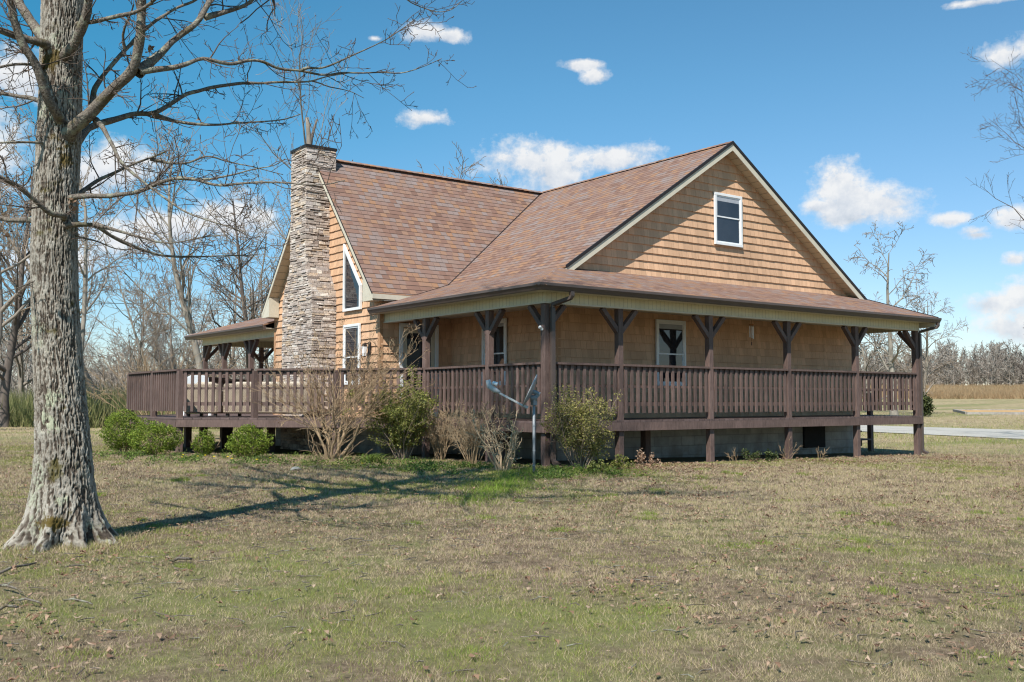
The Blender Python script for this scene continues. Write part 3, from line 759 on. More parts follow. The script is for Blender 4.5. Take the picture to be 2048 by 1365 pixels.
# --- chimney of stacked stone
CYc = 8.17
def hw(z): return .395+.385*float(sstep(3.55, 2.62, z)) if z < 3.55 else .395
hw = lambda z: .395+.385*(1-float(sstep(2.62, 3.55, z)))
CX, CB, CT = -.76, -.03, 6.18
m = MB(); zs = [-1.1, 2.55]+[2.62+.1*k for k in range(10)]+[CT-.02]
for k in range(len(zs)-1):
    a, b = zs[k], zs[k+1]; ha, hb = hw(a)-.03, hw(b)-.03
    m.hexa([(CX+.03, CYc-ha, a), (CB, CYc-ha, a), (CB, CYc+ha, a), (CX+.03, CYc+ha, a), (CX+.03, CYc-hb, b), (CB, CYc-hb, b), (CB, CYc+hb, b), (CX+.03, CYc+hb, b)])
chim = m.build('chimney', M['mortar'], house)
m = MB(); z = -.95; rc = random.Random(11)
while z < CT-.03:
    h = min(rc.choice((.036, .045, .055, .065, .08)), CT-z)
    for side in range(4):
        zm = z+h/2; w = hw(zm)
        if side == 0: o, S, N, L = (CX, CYc-w), (0, 1), (-1, 0), 2*w
        elif side == 1: o, S, N, L = (CX, CYc-w), (1, 0), (0, -1), CB-CX
        elif side == 2: o, S, N, L = (CX, CYc+w), (1, 0), (0, 1), CB-CX
        else: o, S, N, L = (CB, CYc-w), (0, 1), (1, 0), 2*w
        if side == 3 and z < 5.3: continue
        s = -.012
        while s < L-.01:
            ln = rc.uniform(.08, .32); ee = min(L+.012, s+ln)
            if L-ee < .06: ee = L+.012
            pr = rc.uniform(.004, .030); c_ = rc.random(); zz0 = z+.001; zz1 = z+h-.002
            if rc.random() < .12 and h > .05: zz1 = z+h*.6
            P = lambda a, n_, zz: (o[0]+S[0]*a+N[0]*n_+rc.uniform(-.004, .004), o[1]+S[1]*a+N[1]*n_+rc.uniform(-.004, .004), zz+rc.uniform(-.005, .005))
            m.hexa([P(s+.003, pr, zz0), P(ee-.004, pr, zz0), P(ee-.004, -.05, zz0), P(s+.003, -.05, zz0), P(s+.006, pr-.006, zz1), P(ee-.006, pr-.006, zz1), P(ee-.004, -.05, zz1), P(s+.003, -.05, zz1)], c_)
            s = ee
    z += h
m.build('stone_veneer', M['stone'], chim, bevel=.005)
m = MB(); w = hw(6)+.035
m.box((CX-.03, CYc-w, CT-.025), (CB+.03, CYc+w, CT+.035)); m.box((CX+.1, CYc-w+.12, CT+.035), (CB-.1, CYc+w-.12, CT+.06)); m.build('chimney_cap', M['blackmetal'], chim)
# metal flashing along the chimney edge
# ------------------------------------------------------------------ branches
def grow(rd, p, d, L, r, lev, out, prm):
    """random crooked branch with side branches; out collects (points, radii)"""
    n = prm['seg'][lev]; st = L/n; P = [p]; R = [r]; D_ = []
    rmin = prm['rmin']; wig = prm['wig'][lev]; upb = prm['up'][lev]
    x, y, z = p; dx, dy, dz = d
    for k in range(n):
        dx += rd.gauss(0, wig); dy += rd.gauss(0, wig); dz += rd.gauss(0, wig)+upb
        q = math.sqrt(dx*dx+dy*dy+dz*dz) or 1; dx /= q; dy /= q; dz /= q
        x += dx*st; y += dy*st; z += dz*st
        P.append((x, y, z)); R.append(max(rmin, r*(1-prm['tap'][lev]*(k+1)/n))); D_.append((dx, dy, dz))
    out[lev].append((P, R))
    if lev+1 >= len(prm['seg']): return
    nch = prm['n'][lev]; nch = rd.randint(int(nch*.75), int(nch*1.25+.5))
    f0 = prm['start'][lev]
    for k in range(nch):
        f = f0+(1-f0)*(k+rd.random())/max(nch, 1); f = min(f, .999); i = int(f*n); fr = f*n-i
        b = tuple(P[i][c]+(P[i+1][c]-P[i][c])*fr for c in range(3)); rr = R[i]+(R[i+1]-R[i])*fr
        t_ = D_[i]; th = math.radians(rd.uniform(*prm['ang'][lev])); ph = rd.uniform(0, 2*PI)
        ax = (0, 0, 1) if abs(t_[2]) < .9 else (1, 0, 0)
        u = (t_[1]*ax[2]-t_[2]*ax[1], t_[2]*ax[0]-t_[0]*ax[2], t_[0]*ax[1]-t_[1]*ax[0]); q = math.sqrt(sum(c*c for c in u)) or 1; u = tuple(c/q for c in u)
        v = (t_[1]*u[2]-t_[2]*u[1], t_[2]*u[0]-t_[0]*u[2], t_[0]*u[1]-t_[1]*u[0])
        cs, sn = math.cos(th), math.sin(th); cp, sp = math.cos(ph), math.sin(ph)
        nd = tuple(t_[c]*cs+(u[c]*cp+v[c]*sp)*sn for c in range(3))
        shape = prm.get('shape', lambda f: 1-.55*f)
        LL = L*prm['len'][lev]*(shape(f) if lev == 0 else 1-.4*f)*rd.uniform(.7, 1.25)
        grow(rd, b, nd, LL, max(rmin, rr*rd.uniform(*prm['rr'][lev])), lev+1, out, prm)
def tubes(polys, ns):
    """many polylines -> one vertex/face array"""
    by = {}
    for P, R in polys: by.setdefault(len(P), []).append((P, R))
    Vs, Fs, off = [], [], 0
    for n, L in by.items():
        P = np.array([a for a, _ in L]); R = np.array([b for _, b in L])
        T = np.gradient(P, axis=1); T /= np.linalg.norm(T, axis=2, keepdims=True)+1e-9
        ref = np.where(np.abs(T[:, :1, 2:3]) > .85, np.array([1., 0, 0]), np.array([0, 0, 1.]))
        A = np.cross(T, ref); A /= np.linalg.norm(A, axis=2, keepdims=True)+1e-9; B = np.cross(T, A)
        th = np.arange(ns)*2*PI/ns
        V = P[:, :, None]+(A[:, :, None]*np.cos(th)[None, None, :, None]+B[:, :, None]*np.sin(th)[None, None, :, None])*R[:, :, None, None]
        K = len(L); idx = np.arange(K*n*ns).reshape(K, n, ns); j = np.roll(idx, -1, axis=2)
        F = np.stack([idx[:, :-1], j[:, :-1], j[:, 1:], idx[:, 1:]], -1).reshape(-1, 4)
        Vs.append(V.reshape(-1, 3)); Fs.append(F+off); off += K*n*ns
    return np.concatenate(Vs), np.concatenate(Fs)
def polymesh(name, polys, ns, mat, parent, origin, smooth=True):
    V, F = tubes(polys, ns)
    return mesh_np(name, V-np.asarray(origin), F, mat, parent, smooth=smooth)
TREE = dict(seg=[9, 6, 4, 3], wig=[.07, .15, .2, .25], up=[.03, .05, .06, .04], tap=[.85, .85, .8, .6], n=[18, 9, 8], start=[.24, .2, .15],
            ang=[(35, 65), (25, 60), (25, 65)], len=[.50, .48, .5], rr=[(.4, .65), (.5, .7), (.55, .75)], rmin=.011)
def bare_tree(name, label, x, y, h, r, seed, bark='bark_far', twig='twig_grey', lean=(0, 0), group=None, buds=None, **over):
    rd = random.Random(seed); prm = dict(TREE); prm.update(over)
    z = g(x, y)-.05
    t = empty(name, (x, y, z), label, 'tree', group)
    out = [[] for _ in prm['seg']]
    d = Vector((lean[0], lean[1], 1)).normalized()
    grow(rd, (0, 0, 0), tuple(d), h, r, 0, out, prm)
    P, R = out[0][0]; R[0] *= 1.35
    polymesh('trunk', out[0], 10, M[bark], t, (0, 0, 0))
    polymesh('limb', out[1], 6, M[bark], t, (0, 0, 0))['label'] = 'bare limbs of the crown'
    tw = out[2]+(out[3] if len(out) > 3 else [])
    if tw: polymesh('crown', tw, 3, M[twig], t, (0, 0, 0))
    if buds:
        q = np.array([p[-1] for p, _ in out[-1]]+[p[len(p)//2] for p, _ in out[-1]]); q = q[RNG.random(len(q)) < buds[0]]
        leafcloud('buds', q, buds[1], M[buds[2]], t, k=buds[3])['kind'] = 'stuff'
    return t
def leafcloud(name, C, size, mat, parent, k=1, jit=None, droop=0., origin=(0, 0, 0), tint=None, flat=0.):
    """small leaf faces (two triangles folded as one quad) round given centres"""
    C = np.repeat(np.asarray(C, float), k, axis=0); n = len(C)
    C = C+RNG.normal(0, size*.9 if jit is None else jit, (n, 3))
    a = RNG.normal(0, 1, (n, 3)); a[:, 2] *= (1-flat); a /= np.linalg.norm(a, axis=1, keepdims=True)+1e-9
    b = RNG.normal(0, 1, (n, 3)); b -= a*(a*b).sum(1, keepdims=True); b /= np.linalg.norm(b, axis=1, keepdims=True)+1e-9
    s = size*RNG.uniform(.6, 1.4, (n, 1))
    nr = np.cross(a, b)*s*.25
    V = np.stack([C-a*s, C+b*s*.5+nr, C+a*s, C-b*s*.5+nr], 1).reshape(-1, 3)-np.asarray(origin)
    F = np.arange(4*n).reshape(-1, 4)
    tn = RNG.random(n) if tint is None else np.repeat(tint, k)
    return mesh_np(name, V, F, mat, parent, attrs={'tint': tn})

# ------------------------------------------------------------------ the big oak at the left
TD = 7.98
tb = at(122, 1090, TD); OX, OY = float(tb[0]), float(tb[1]); OZ = g(OX, OY)-.02
oak = empty('oak_tree', (OX, OY, OZ), 'large bare oak with a lichen-covered grey trunk shading the front lawn', 'tree')
# trunk axis and radius traced from the photograph, then continued upward out of frame
ax_pts = [(122, 1115, 104), (122, 1090, 92), (124, 1060, 82), (126, 1020, 74), (128, 960, 64), (128, 900, 58), (122, 800, 53), (115, 700, 50.5), (110, 600, 48.5), (108, 500, 48), (111, 400, 46.5), (117, 300, 45.5), (121, 200, 44.5), (123, 100, 43.5), (126, 0, 43), (130, -120, 41)]
axis = []
for px, py, rp in ax_pts:
    p = at(px, py, TD); axis.append((p[0], p[1], p[2], rp*.885*TD/F_PX))
zt = axis[-1]; 
for k, (dx, dy, dz, r) in enumerate([(.03, .02, .8, .150), (.08, -.02, 1.8, .140), (.05, .06, 3.2, .125), (.16, .02, 4.8, .105), (.1, .1, 6.4, .08), (.22, .12, 8.2, .05), (.2, .2, 9.8, .02)]):
    axis.append((zt[0]+dx, zt[1]+dy, zt[2]+dz, r))
axis = np.array(axis)
def build_trunk():
    zz = axis[:, 2]; dens = np.concatenate([np.arange(zz[0], 4.2, .009), np.arange(4.2, zz[-1], .12)])
    X = np.interp(dens, zz, axis[:, 0]); Y = np.interp(dens, zz, axis[:, 1]); R = np.interp(dens, zz, axis[:, 3])
    ker = np.ones(9)/9; R[4:400] = np.convolve(R, ker, 'same')[4:400]
    n = 360; th = np.arange(n)*2*PI/n
    T, Zg = np.meshgrid(th, dens); Rg = np.repeat(R[:, None], n, 1)
    h0 = Zg-zz[0]
    # root flares
    fl = np.zeros_like(T); low = np.clip(1-h0/.66, 0, 1)**2.3
    for a0, w, amp in ((0.15, .21, .75), (1.25, .26, .5), (2.4, .24, .55), (3.4, .24, .7), (4.25, .19, .75), (5.0, .19, .55), (5.75, .2, .72)):
        dth = np.angle(np.exp(1j*(T-a0+.25*vnoise(h0*3, a0, 0, 5)))); fl += amp*np.exp(-(dth/w)**2)
    Rg = Rg*(1+low*(fl-.20)*1.35)
    # bark: vertical ridges broken into plates
    cx, cy = np.cos(T), np.sin(T)
    wob = fbm(cx*2+9, cy*2, Zg*1.4, 31, 3)
    k = 19.0
    a = vnoise(cx*k+wob*2.4, cy*k+wob*2.4, Zg*14, 1); b_ = vnoise(cx*k*1.55+wob*3, cy*k*1.55, Zg*34, 2); c_ = vnoise(cx*k*2.2+3, cy*k*2.2, Zg*70, 3)
    hgt = .45*a+.38*b_+.17*c_; plate = sstep(.36, .58, hgt)
    disp = (plate-.6)*.011+(c_-.5)*.007+(fbm(cx*1.5, cy*1.5, Zg*.8, 8, 2)-.5)*.022
    disp *= np.clip(Rg/.17, .3, 1.2)
    Rf = Rg+disp
    V = np.stack([X[:, None]+Rf*cx, Y[:, None]+Rf*cy, Zg], -1)
    m, idx = len(dens), np.arange(len(dens)*n).reshape(-1, n); j = np.roll(idx, -1, 1)
    F = np.stack([idx[:-1], j[:-1], j[1:], idx[1:]], -1).reshape(-1, 4)
    hv = np.clip(plate*.75+c_*.35, 0, 1)
    return V.reshape(-1, 3), F, hv.ravel()
t = NT('oak bark with lichen'); o = t.geo(); hgt = t.attr('hgt')
n1 = t.noise(o, 38, 5, .65); n2 = t.noise(o, 9, 4, .6); n3 = t.noise(o, 2.3, 3); n4 = t.noise(o, 3.3, 4, .6, dist=.4)
c = t.ramp(hgt, [(.05, (.05, .038, .030)), (.3, (.115, .092, .074)), (.6, (.20, .172, .14)), (.95, (.31, .28, .238))])
k = t.math('MULTIPLY', t.map(n1, .3, .7, .72, 1.28), t.map(n3, .3, .7, .85, 1.12)); c = t.mix(1., c, t.comb(k, k, k), 'MULTIPLY')
lich = t.math('MULTIPLY', t.map(n4, .56, .64, 0, 1), t.map(n1, .40, .55, 0, 1)); lich = t.math('MULTIPLY', lich, t.map(hgt, .3, .6, 0, .85))
c = t.mix(lich, c, (.37, .39, .29))
pale = t.math('MULTIPLY', t.map(n2, .53, .62, 0, .6), t.map(hgt, .45, .7, 0, 1)); c = t.mix(pale, c, (.42, .39, .34))
x, y, z = t.sep(o)
moss = t.math('MULTIPLY', t.map(t.noise(o, 4.2, 4, .6), .60, .66, 0, 1), t.map(n1, .35, .5, .2, 1))
c = t.mix(t.math('MULTIPLY', moss, .8), c, (.095, .080, .022))
# moss cushions at the foot and at the fork
def blob(cx_, cy_, cz_, r_):
    v = t.n('ShaderNodeVectorMath', operation='DISTANCE'); t.set(v.inputs[0], o); v.inputs[1].default_value = (cx_, cy_, cz_)
    return t.map(t.math('ADD', v.outputs[1] if len(v.outputs) > 1 else v.outputs[0], t.math('ADD', t.math('MULTIPLY', t.math('SUBTRACT', n2, .5), r_*3.6), t.math('MULTIPLY', t.math('SUBTRACT', n1, .5), r_*1.6))), r_*.6, r_, 1, 0)
for (px, py, r_, dd) in ((80, 1046, .075, .30), (118, 1050, .075, .30), (100, 1048, .06, .30), (135, 300, .13, .15), (100, 120, .09, .15)):
    p = at(px, py, TD-dd); c = t.mix(t.math('MULTIPLY', blob(*[float(q) for q in p], r_), .9), c, (.105, .075, .022))
for (px, py, r_, dd) in ((100, 800, .075, .22), (88, 850, .08, .22), (130, 1000, .06, .25)):
    p = at(px, py, TD-dd); c = t.mix(t.math('MULTIPLY', t.math('MULTIPLY', blob(*[float(q) for q in p], r_), .85), t.map(hgt, .2, .5, 0, 1)), c, (.40, .415, .30))
M['oakbark'] = t.fin(c, .95, t.bump(t.math('ADD', n1, t.math('MULTIPLY', t.noise(o, 120, 3), .5)), .008, .8), .12)
V, F, hv = build_trunk()
mesh_np('trunk', V-np.array([OX, OY, OZ]), F, M['oakbark'], oak, vattrs={'hgt': hv}, smooth=True)
# limbs (traced, each with its own distance so that the crown has depth)
t = NT('oak limb bark'); o = t.geo(); n1 = t.noise(o, 60, 4, .65); n2 = t.noise(o, 11, 4, .6)
c = t.ramp(n1, [(.3, (.065, .053, .044)), (.5, (.155, .130, .108)), (.7, (.27, .238, .198))])
c = t.mix(t.map(n2, .54, .62, 0, .55), c, (.34, .35, .265)); c = t.mix(t.map(t.noise(o, 5, 3), .58, .64, 0, .5), c, (.10, .082, .03))
M['oaklimb'] = t.fin(c, .95, t.bump(n1, .012, .9), .1)
M['oaktwig'] = painted('oak twigs', (.115, .088, .072), .9, .3, bump=.001, spec=.15)
LIMBS = [  # points px, radius px at ends, depth offset start->end
    ([(140, 262), (165, 240), (185, 222), (222, 180), (267, 144), (279, 82), (283, 0), (285, -80), (300, -170)], 14, 6, -.1, -.5),
    ([(276, 146), (320, 111), (349, 78), (394, 45), (423, 0), (445, -60)], 8, 4.5, -.3, .5),
    ([(408, 34), (450, 28), (490, 10), (520, -12), (560, -30)], 5, 3, .35, .7),
    ([(280, 143), (353, 137), (402, 115), (461, 132), (483, 123), (519, 121), (558, 138), (603, 142), (647, 152), (681, 146), (742, 145), (797, 147), (836, 139), (884, 118)], 5, .8, -.3, 1.2),
    ([(603, 141), (609, 134), (644, 138), (675, 125), (714, 109), (770, 81), (827, 43)], 2.4, .7, .5, .1),
    ([(155, 285), (168, 262), (181, 252), (222, 242), (267, 226), (304, 230), (328, 217), (369, 189), (427, 176), (492, 166), (533, 167), (586, 164), (625, 164), (658, 153), (700, 146)], 9, 1.2, .05, 1.9),
    ([(625, 164), (640, 168), (672, 178), (700, 182), (728, 196)], 2, .7, 1.7, 2.1),
    ([(304, 230), (340, 242), (390, 248), (430, 250), (492, 246), (540, 244), (574, 238), (601, 228)], 4.2, 1.1, .9, 1.4),
    ([(190, 240), (205, 252), (222, 287), (242, 328), (287, 361), (320, 390), (369, 423), (431, 447), (492, 464)], 4.5, .9, -.15, -.9),
    ([(152, 392), (172, 378), (197, 361), (246, 336), (304, 316), (332, 304)], 5.5, 1.6, .0, .7),
    ([(300, 318), (330, 326), (382, 326), (398, 312), (423, 310), (451, 324), (513, 336), (566, 349)], 3, .8, .6, 1.0),
    ([(150, 392), (185, 391), (222, 390), (287, 382), (324, 365), (357, 357), (402, 361), (443, 373), (513, 365), (595, 367), (640, 371), (690, 362)], 6, .8, -.1, -1.2),
    ([(357, 357), (402, 360), (451, 353), (500, 343), (548, 330), (570, 318)], 2.6, .7, -.6, -.9),
    ([(130, 451), (189, 449), (222, 472), (267, 492), (320, 513), (369, 513), (451, 513), (520, 508)], 6, .9, -.3, .9),
    ([(189, 450), (246, 464), (287, 476), (328, 488), (360, 484), (390, 476), (440, 470)], 3.5, .8, -.2, -.7),
    ([(150, 472), (197, 484), (230, 498), (262, 500)], 2.2, .7, -.1, .4),
    ([(185, 225), (189, 176), (213, 140), (246, 103), (279, 70), (312, 41), (349, 18), (394, 0), (440, -30)], 5.5, 2.5, .1, 1.1),
    ([(250, 98), (243, 75), (250, 50), (262, 30), (268, 8)], 3, 1.5, .4, .2),
    ([(120, 236), (104, 214), (90, 185), (74, 131), (45, 94), (25, 33), (18, -40), (30, -120)], 11, 6, -.12, -.7),
    ([(74, 131), (45, 128), (25, 127), (0, 134), (-40, 150)], 4, 2, -.3, -.6),
    ([(90, 203), (62, 196), (41, 193), (0, 184), (-60, 190)], 5.5, 3, -.1, .5),
    ([(98, 92), (74, 62), (53, 33), (37, 0), (28, -60)], 12, 8, .05, .5),
    ([(96, 90), (41, 74), (0, 62), (-60, 40)], 9, 5, -.05, -.6),
    ([(128, 110), (146, 96), (160, 70), (172, 30), (178, -10), (190, -80)], 11, 7, -.1, -.4),
    ([(172, 45), (200, 40), (230, 35), (271, 27), (298, 12), (330, -20)], 5, 3, -.2, -.6),
    ([(132, 430), (98, 431), (66, 398), (29, 369), (0, 353), (-60, 335)], 6, 4, -.2, -.9),
    ([(64, 440), (20, 441), (0, 436), (-60, 430)], 6.5, 4, 0, .7),
    ([(82, 285), (41, 285), (0, 287), (-50, 280)], 3, 1.5, -.15, -.4),
    ([(160, 455), (156, 455)], 2, 2, 0, 0),
    ([(70, 560), (40, 575), (0, 590)], 1.4, .8, -.1, -.5),
    ([(780, -60), (812, 0), (838, 12), (866, 27), (905, 22), (925, 2)], 2, .8, 2.0, 2.2),
]
TW = dict(seg=[5, 4, 3], wig=[.15, .18, .2], up=[.02, .02, .02], tap=[.7, .6, .5], n=[5, 2.4], start=[.15, .2], ang=[(30, 75), (30, 75)], len=[.5, .5], rr=[(.5, .75), (.6, .8)], rmin=.0022)
rd = random.Random(21); twigs = []; limb_polys = []
for pts, r0, r1, d0, d1 in LIMBS:
    n = len(pts)
    if n < 3: continue
    if 60 <= pts[0][0] <= 172 and r0 > 2.3:      # root the limb in the heart of the trunk
        pts = [(.6*pts[0][0]+.4*118, pts[0][1]+r0*1.3)]+pts; n += 1; root = True
    else: root = False
    base = [at(px, py, TD+(0 if root and k == 0 else d0+(d1-d0)*k/(n-1))) for k, (px, py) in enumerate(pts)]
    # resample with a smooth curve
    B = np.array(base); s = np.concatenate([[0], np.cumsum(np.linalg.norm(np.diff(B, axis=0), axis=1))]); m = max(8, int(s[-1]/.05)); q = np.linspace(0, s[-1], m)
    C = np.stack([np.interp(q, s, B[:, c]) for c in range(3)], 1)
    for _ in range(2): C[1:-1] = (C[:-2]+2*C[1:-1]+C[2:])/4
    C += np.stack([(fbm(q*5, 7*c+len(limb_polys)*3.1, 0, 40+c, 2)-.5)*.02 for c in range(3)], 1)
    rp = (r0+(r1-r0)*(q/s[-1])**.75)*TD/F_PX
    if r0 > 2.3: rp = rp*(1+.55*np.exp(-q/.14))
    rp = rp*(1+.16*(fbm(q*9, len(limb_polys)*5.3, 0, 77, 2)-.5)*2)
    limb_polys.append((C.tolist(), rp.tolist()))
    # twigs along it
    L = s[-1]; nt = int(L*6.5)
    for k in range(nt):
        f = rd.uniform(.18, 1.0); i = min(int(f*(m-1)), m-2); p = C[i]; tg = C[i+1]-C[i]; tg /= np.linalg.norm(tg)+1e-9
        d = tg*.7+np.array([rd.gauss(0, .6), rd.gauss(0, .6), rd.gauss(-.02, .6)]); d /= np.linalg.norm(d)
        out = [[], [], []]; grow(rd, tuple(p), tuple(d), rd.uniform(.12, .5)*(1.15 if f > .6 else 1), max(.003, min(rp[i]*.42, .0075)), 0, out, TW)
        twigs += [t_ for o_ in out for t_ in o_]
for P, R in limb_polys: polymesh('limb', [(P, R)], 9, M['oaklimb'], oak, (OX, OY, OZ))
# the upper crown, above the picture: it throws the shade on the lawn and the roof
UPR = dict(seg=[8, 5, 4], wig=[.13, .2, .25], up=[.03, .04, .04], tap=[.8, .75, .6], n=[10, 7], start=[.15, .15], ang=[(30, 65), (30, 70)], len=[.45, .45], rr=[(.45, .7), (.5, .7)], rmin=.006)
up_out = [[], [], []]
for k in range(26):
    f = .0+.95*k/26; i = f*(len(axis)-16)+15; zz = np.interp(i, np.arange(len(axis)), axis[:, 2]); c_ = [np.interp(zz, axis[:, 2], axis[:, j]) for j in (0, 1)]
    rr = np.interp(zz, axis[:, 2], axis[:, 3]); a = k*2.4+rd.uniform(-.4, .4); el = rd.uniform(.35, .8)
    grow(rd, (c_[0], c_[1], zz), (math.cos(a)*math.cos(el), math.sin(a)*math.cos(el), math.sin(el)), rd.uniform(3.4, 5.6)*(1-.45*f), max(.03, rr*rd.uniform(.42, .68)), 0, up_out, UPR)
for zz, a_deg, el_, L_, r_ in ((5.2, 318, 25, 5.2, .075), (6.0, 150, 22, 4.8, .07), (6.8, 335, 35, 4.6, .07), (7.4, 118, 30, 4.4, .06), (4.6, 290, 30, 4.4, .07), (8.2, 310, 40, 4.0, .055), (5.6, 95, 28, 4.6, .065)):
    a = math.radians(a_deg); el_ = math.radians(el_); c_ = [np.interp(zz, axis[:, 2], axis[:, j]) for j in (0, 1)]
    grow(rd, (c_[0], c_[1], zz), (math.sin(a)*math.cos(el_), math.cos(a)*math.cos(el_), math.sin(el_)), L_, r_, 0, up_out, UPR)
for t_ in up_out[0]: polymesh('limb', [t_], 7, M['oaklimb'], oak, (OX, OY, OZ))
polymesh('crown', twigs, 4, M['oaktwig'], oak, (OX, OY, OZ)); polymesh('crown', up_out[1]+up_out[2], 4, M['oaktwig'], oak, (OX, OY, OZ))
# a few clinging leaves
q = np.array([at(px, py, TD+dd) for px, py, dd in ((303, 95, -.3), (150, 405, -.35), (205, 425, -.3), (403, 240, .9), (144, 405, -.35), (16, 470, .5), (300, 97, -.3))])
leafcloud('withered_leaves', q, .022, M['leaf'], oak, k=5, jit=.02, origin=(OX, OY, OZ))['kind'] = 'stuff'

# ------------------------------------------------------------------ trees beyond the house
def px_at(px, d):  # ground point under a column of the picture at a distance
    p = at(px, 803, d); return float(p[0]), float(p[1])
def far_tree(px, d, toppx, label, **k):
    x, y = px_at(px, d); z = g(x, y); h = 0.3364+(803-toppx)*d/F_PX-z
    return bare_tree('bare_tree', label, x, y, h, k.pop('r'), k.pop('seed'), **k)
GB = 'bare trees beyond the house'
far_tree(213, 46, 380, 'leaning grey bare tree just right of the big oak trunk', r=.24, seed=5, lean=(-.26, .1), group=GB, n=[13, 8, 6])
far_tree(162, 40, 180, 'tall slender pale bare tree half hidden by the big oak trunk', r=.12, seed=9, bark='bark_pale', group=GB, n=[11, 6, 4])
far_tree(418, 44, 262, 'tall forked pale bare tree rising behind the back porch roof', r=.19, seed=12, bark='bark_pale', lean=(-.03, .02), group=GB, n=[16, 7, 5], ang=[(18, 45), (25, 60), (25, 65)])
far_tree(496, 47, 400, 'darker brown bare tree close left of the stone chimney', r=.17, seed=15, bark='bark_dark', group=GB, n=[22, 7, 5], len=[.36, .45, .45])
far_tree(650, 33, 130, 'budding bare tree fanning out behind the stone chimney', r=.085, seed=33, bark='bark_pale', twig='bark_pale', lean=(0, .02), group=GB, n=[22, 6, 4], ang=[(18, 50), (20, 50), (20, 55)], buds=(.55, .022, 'bud', 2), start=[.2, .15, .15], rmin=.006)
far_tree(884, 42, 395, 'bare tree whose top shows above the middle of the wing ridge', r=.13, seed=18, group=GB, n=[18, 7, 5])
far_tree(1032, 44, 400, 'small bare tree top showing above the ridge beside the large cloud', r=.11, seed=44, group=GB, n=[16, 7, 4])
far_tree(8, 40, 330, 'dark bare tree still holding brown leaves left of the big oak trunk', r=.2, seed=51, bark='bark_dark', group=GB, n=[20, 8, 6], start=[.08, .2, .15], buds=(.5, .05, 'conifer', 1))
far_tree(42, 52, 420, 'twiggy grey bare tree left of the big oak trunk', r=.17, seed=52, group=GB, n=[20, 8, 6], start=[.1, .2, .15])
far_tree(-45, 36, 250, 'bare tree of which only right-hand branches show, furthest left', r=.2, seed=55, group=GB, n=[18, 8, 6])
far_tree(262, 58, 560, 'low bare tree behind the left end of the deck', r=.12, seed=57, group=GB, n=[20, 8, 5], start=[.1, .2, .15])
far_tree(305, 54, 500, 'pale thin bare tree above the left deck railing', r=.10, seed=58, bark='bark_pale', group=GB, n=[18, 7, 5], start=[.15, .2, .15])
far_tree(350, 56, 560, 'brownish small bare tree left of the back porch roof', r=.12, seed=59, group=GB, n=[20, 8, 5], start=[.1, .2, .15], buds=(.25, .05, 'conifer', 1))
far_tree(455, 60, 520, 'low spreading bare tree between the forked tree and the dark tree', r=.14, seed=60, group=GB, n=[20, 8, 5], start=[.1, .2, .15])
far_tree(545, 55, 470, 'grey bare tree directly left of the wing gable eave', r=.14, seed=61, group=GB, n=[20, 8, 5], start=[.15, .2, .15])
far_tree(380, 66, 600, 'most distant low grey bare tree behind the back porch posts', r=.14, seed=62, group=GB, n=[20, 8, 5], start=[.08, .2, .15])
far_tree(515, 70, 560, 'distant bare tree seen between the back porch posts', r=.15, seed=63, group=GB, n=[20, 8, 5], start=[.08, .2, .15])
# right of the house
GR = 'bare trees right of the house'
far_tree(1788, 62, 505, 'gnarled bare tree with pale trunk behind the right porch corner', r=.22, seed=75, bark='bark_pale', twig='bark_far', group=GR, rmin=.015, n=[16, 8, 6], wig=[.06, .22, .28, .3], len=[.5, .45, .5], start=[.2, .2, .15], ang=[(30, 75), (30, 70), (30, 75)], up=[.02, .03, -.02, -.06])
far_tree(1845, 70, 600, 'low drooping grey bare tree behind the right downspout', r=.15, seed=72, group=GR, n=[22, 9, 6], start=[.06, .2, .15], up=[.0, -.01, -.02, -.05])
far_tree(1738, 75, 610, 'low tangled bare tree seen through the open right porch bay', r=.16, seed=73, bark='bark_pale', group=GR, n=[24, 9, 6], start=[.05, .2, .15], up=[.0, .01, -.02, -.05])
far_tree(2150, 30, 120, 'bare tree with fine branches reaching in from the right edge', r=.10, seed=78, bark='bark_dark', twig='bark_dark', group=GR, n=[22, 8, 7], rmin=.0045, len=[.40, .42, .45], buds=(.4, .018, 'bud', 1), start=[.35, .2, .15])
far_tree(2070, 190, 668, 'dark tall bare tree at the near end of the distant woodland', r=.3, seed=79, bark='bark_dark', twig='bark_dark', group=GR, n=[22, 9, 6], start=[.1, .2, .15], rmin=.03)
# broken snag: two upright stubs behind the chimney
x, y = px_at(612, 30); z = g(x, y); sn = empty('broken_snag', (x, y, z), 'broken dead trunk with two upright stubs showing over the chimney top', 'tree')
hh = lambda py: .3364+(803-py)*30/F_PX-z
m = MB(); m.tube([(0, 0, -.2), (0, .02, 3), (.02, 0, 6.5), (0, 0, hh(290)), (-.02, 0, hh(262)), (-.07, 0, hh(228))], [.16, .14, .12, .085, .07, .055], 9); m.build('trunk', M['bark_far'], sn, smooth=True)
m = MB(); m.tube([(.02, 0, hh(300)), (.07, 0, hh(270)), (.12, -.02, hh(255)), (.24, -.03, hh(228))], [.06, .055, .045, .03], 8); m.tube([(-.02, 0, hh(250)), (.06, 0, hh(238))], [.03, .015], 6); m.build('limb', M['bark_dark'], sn, smooth=True)

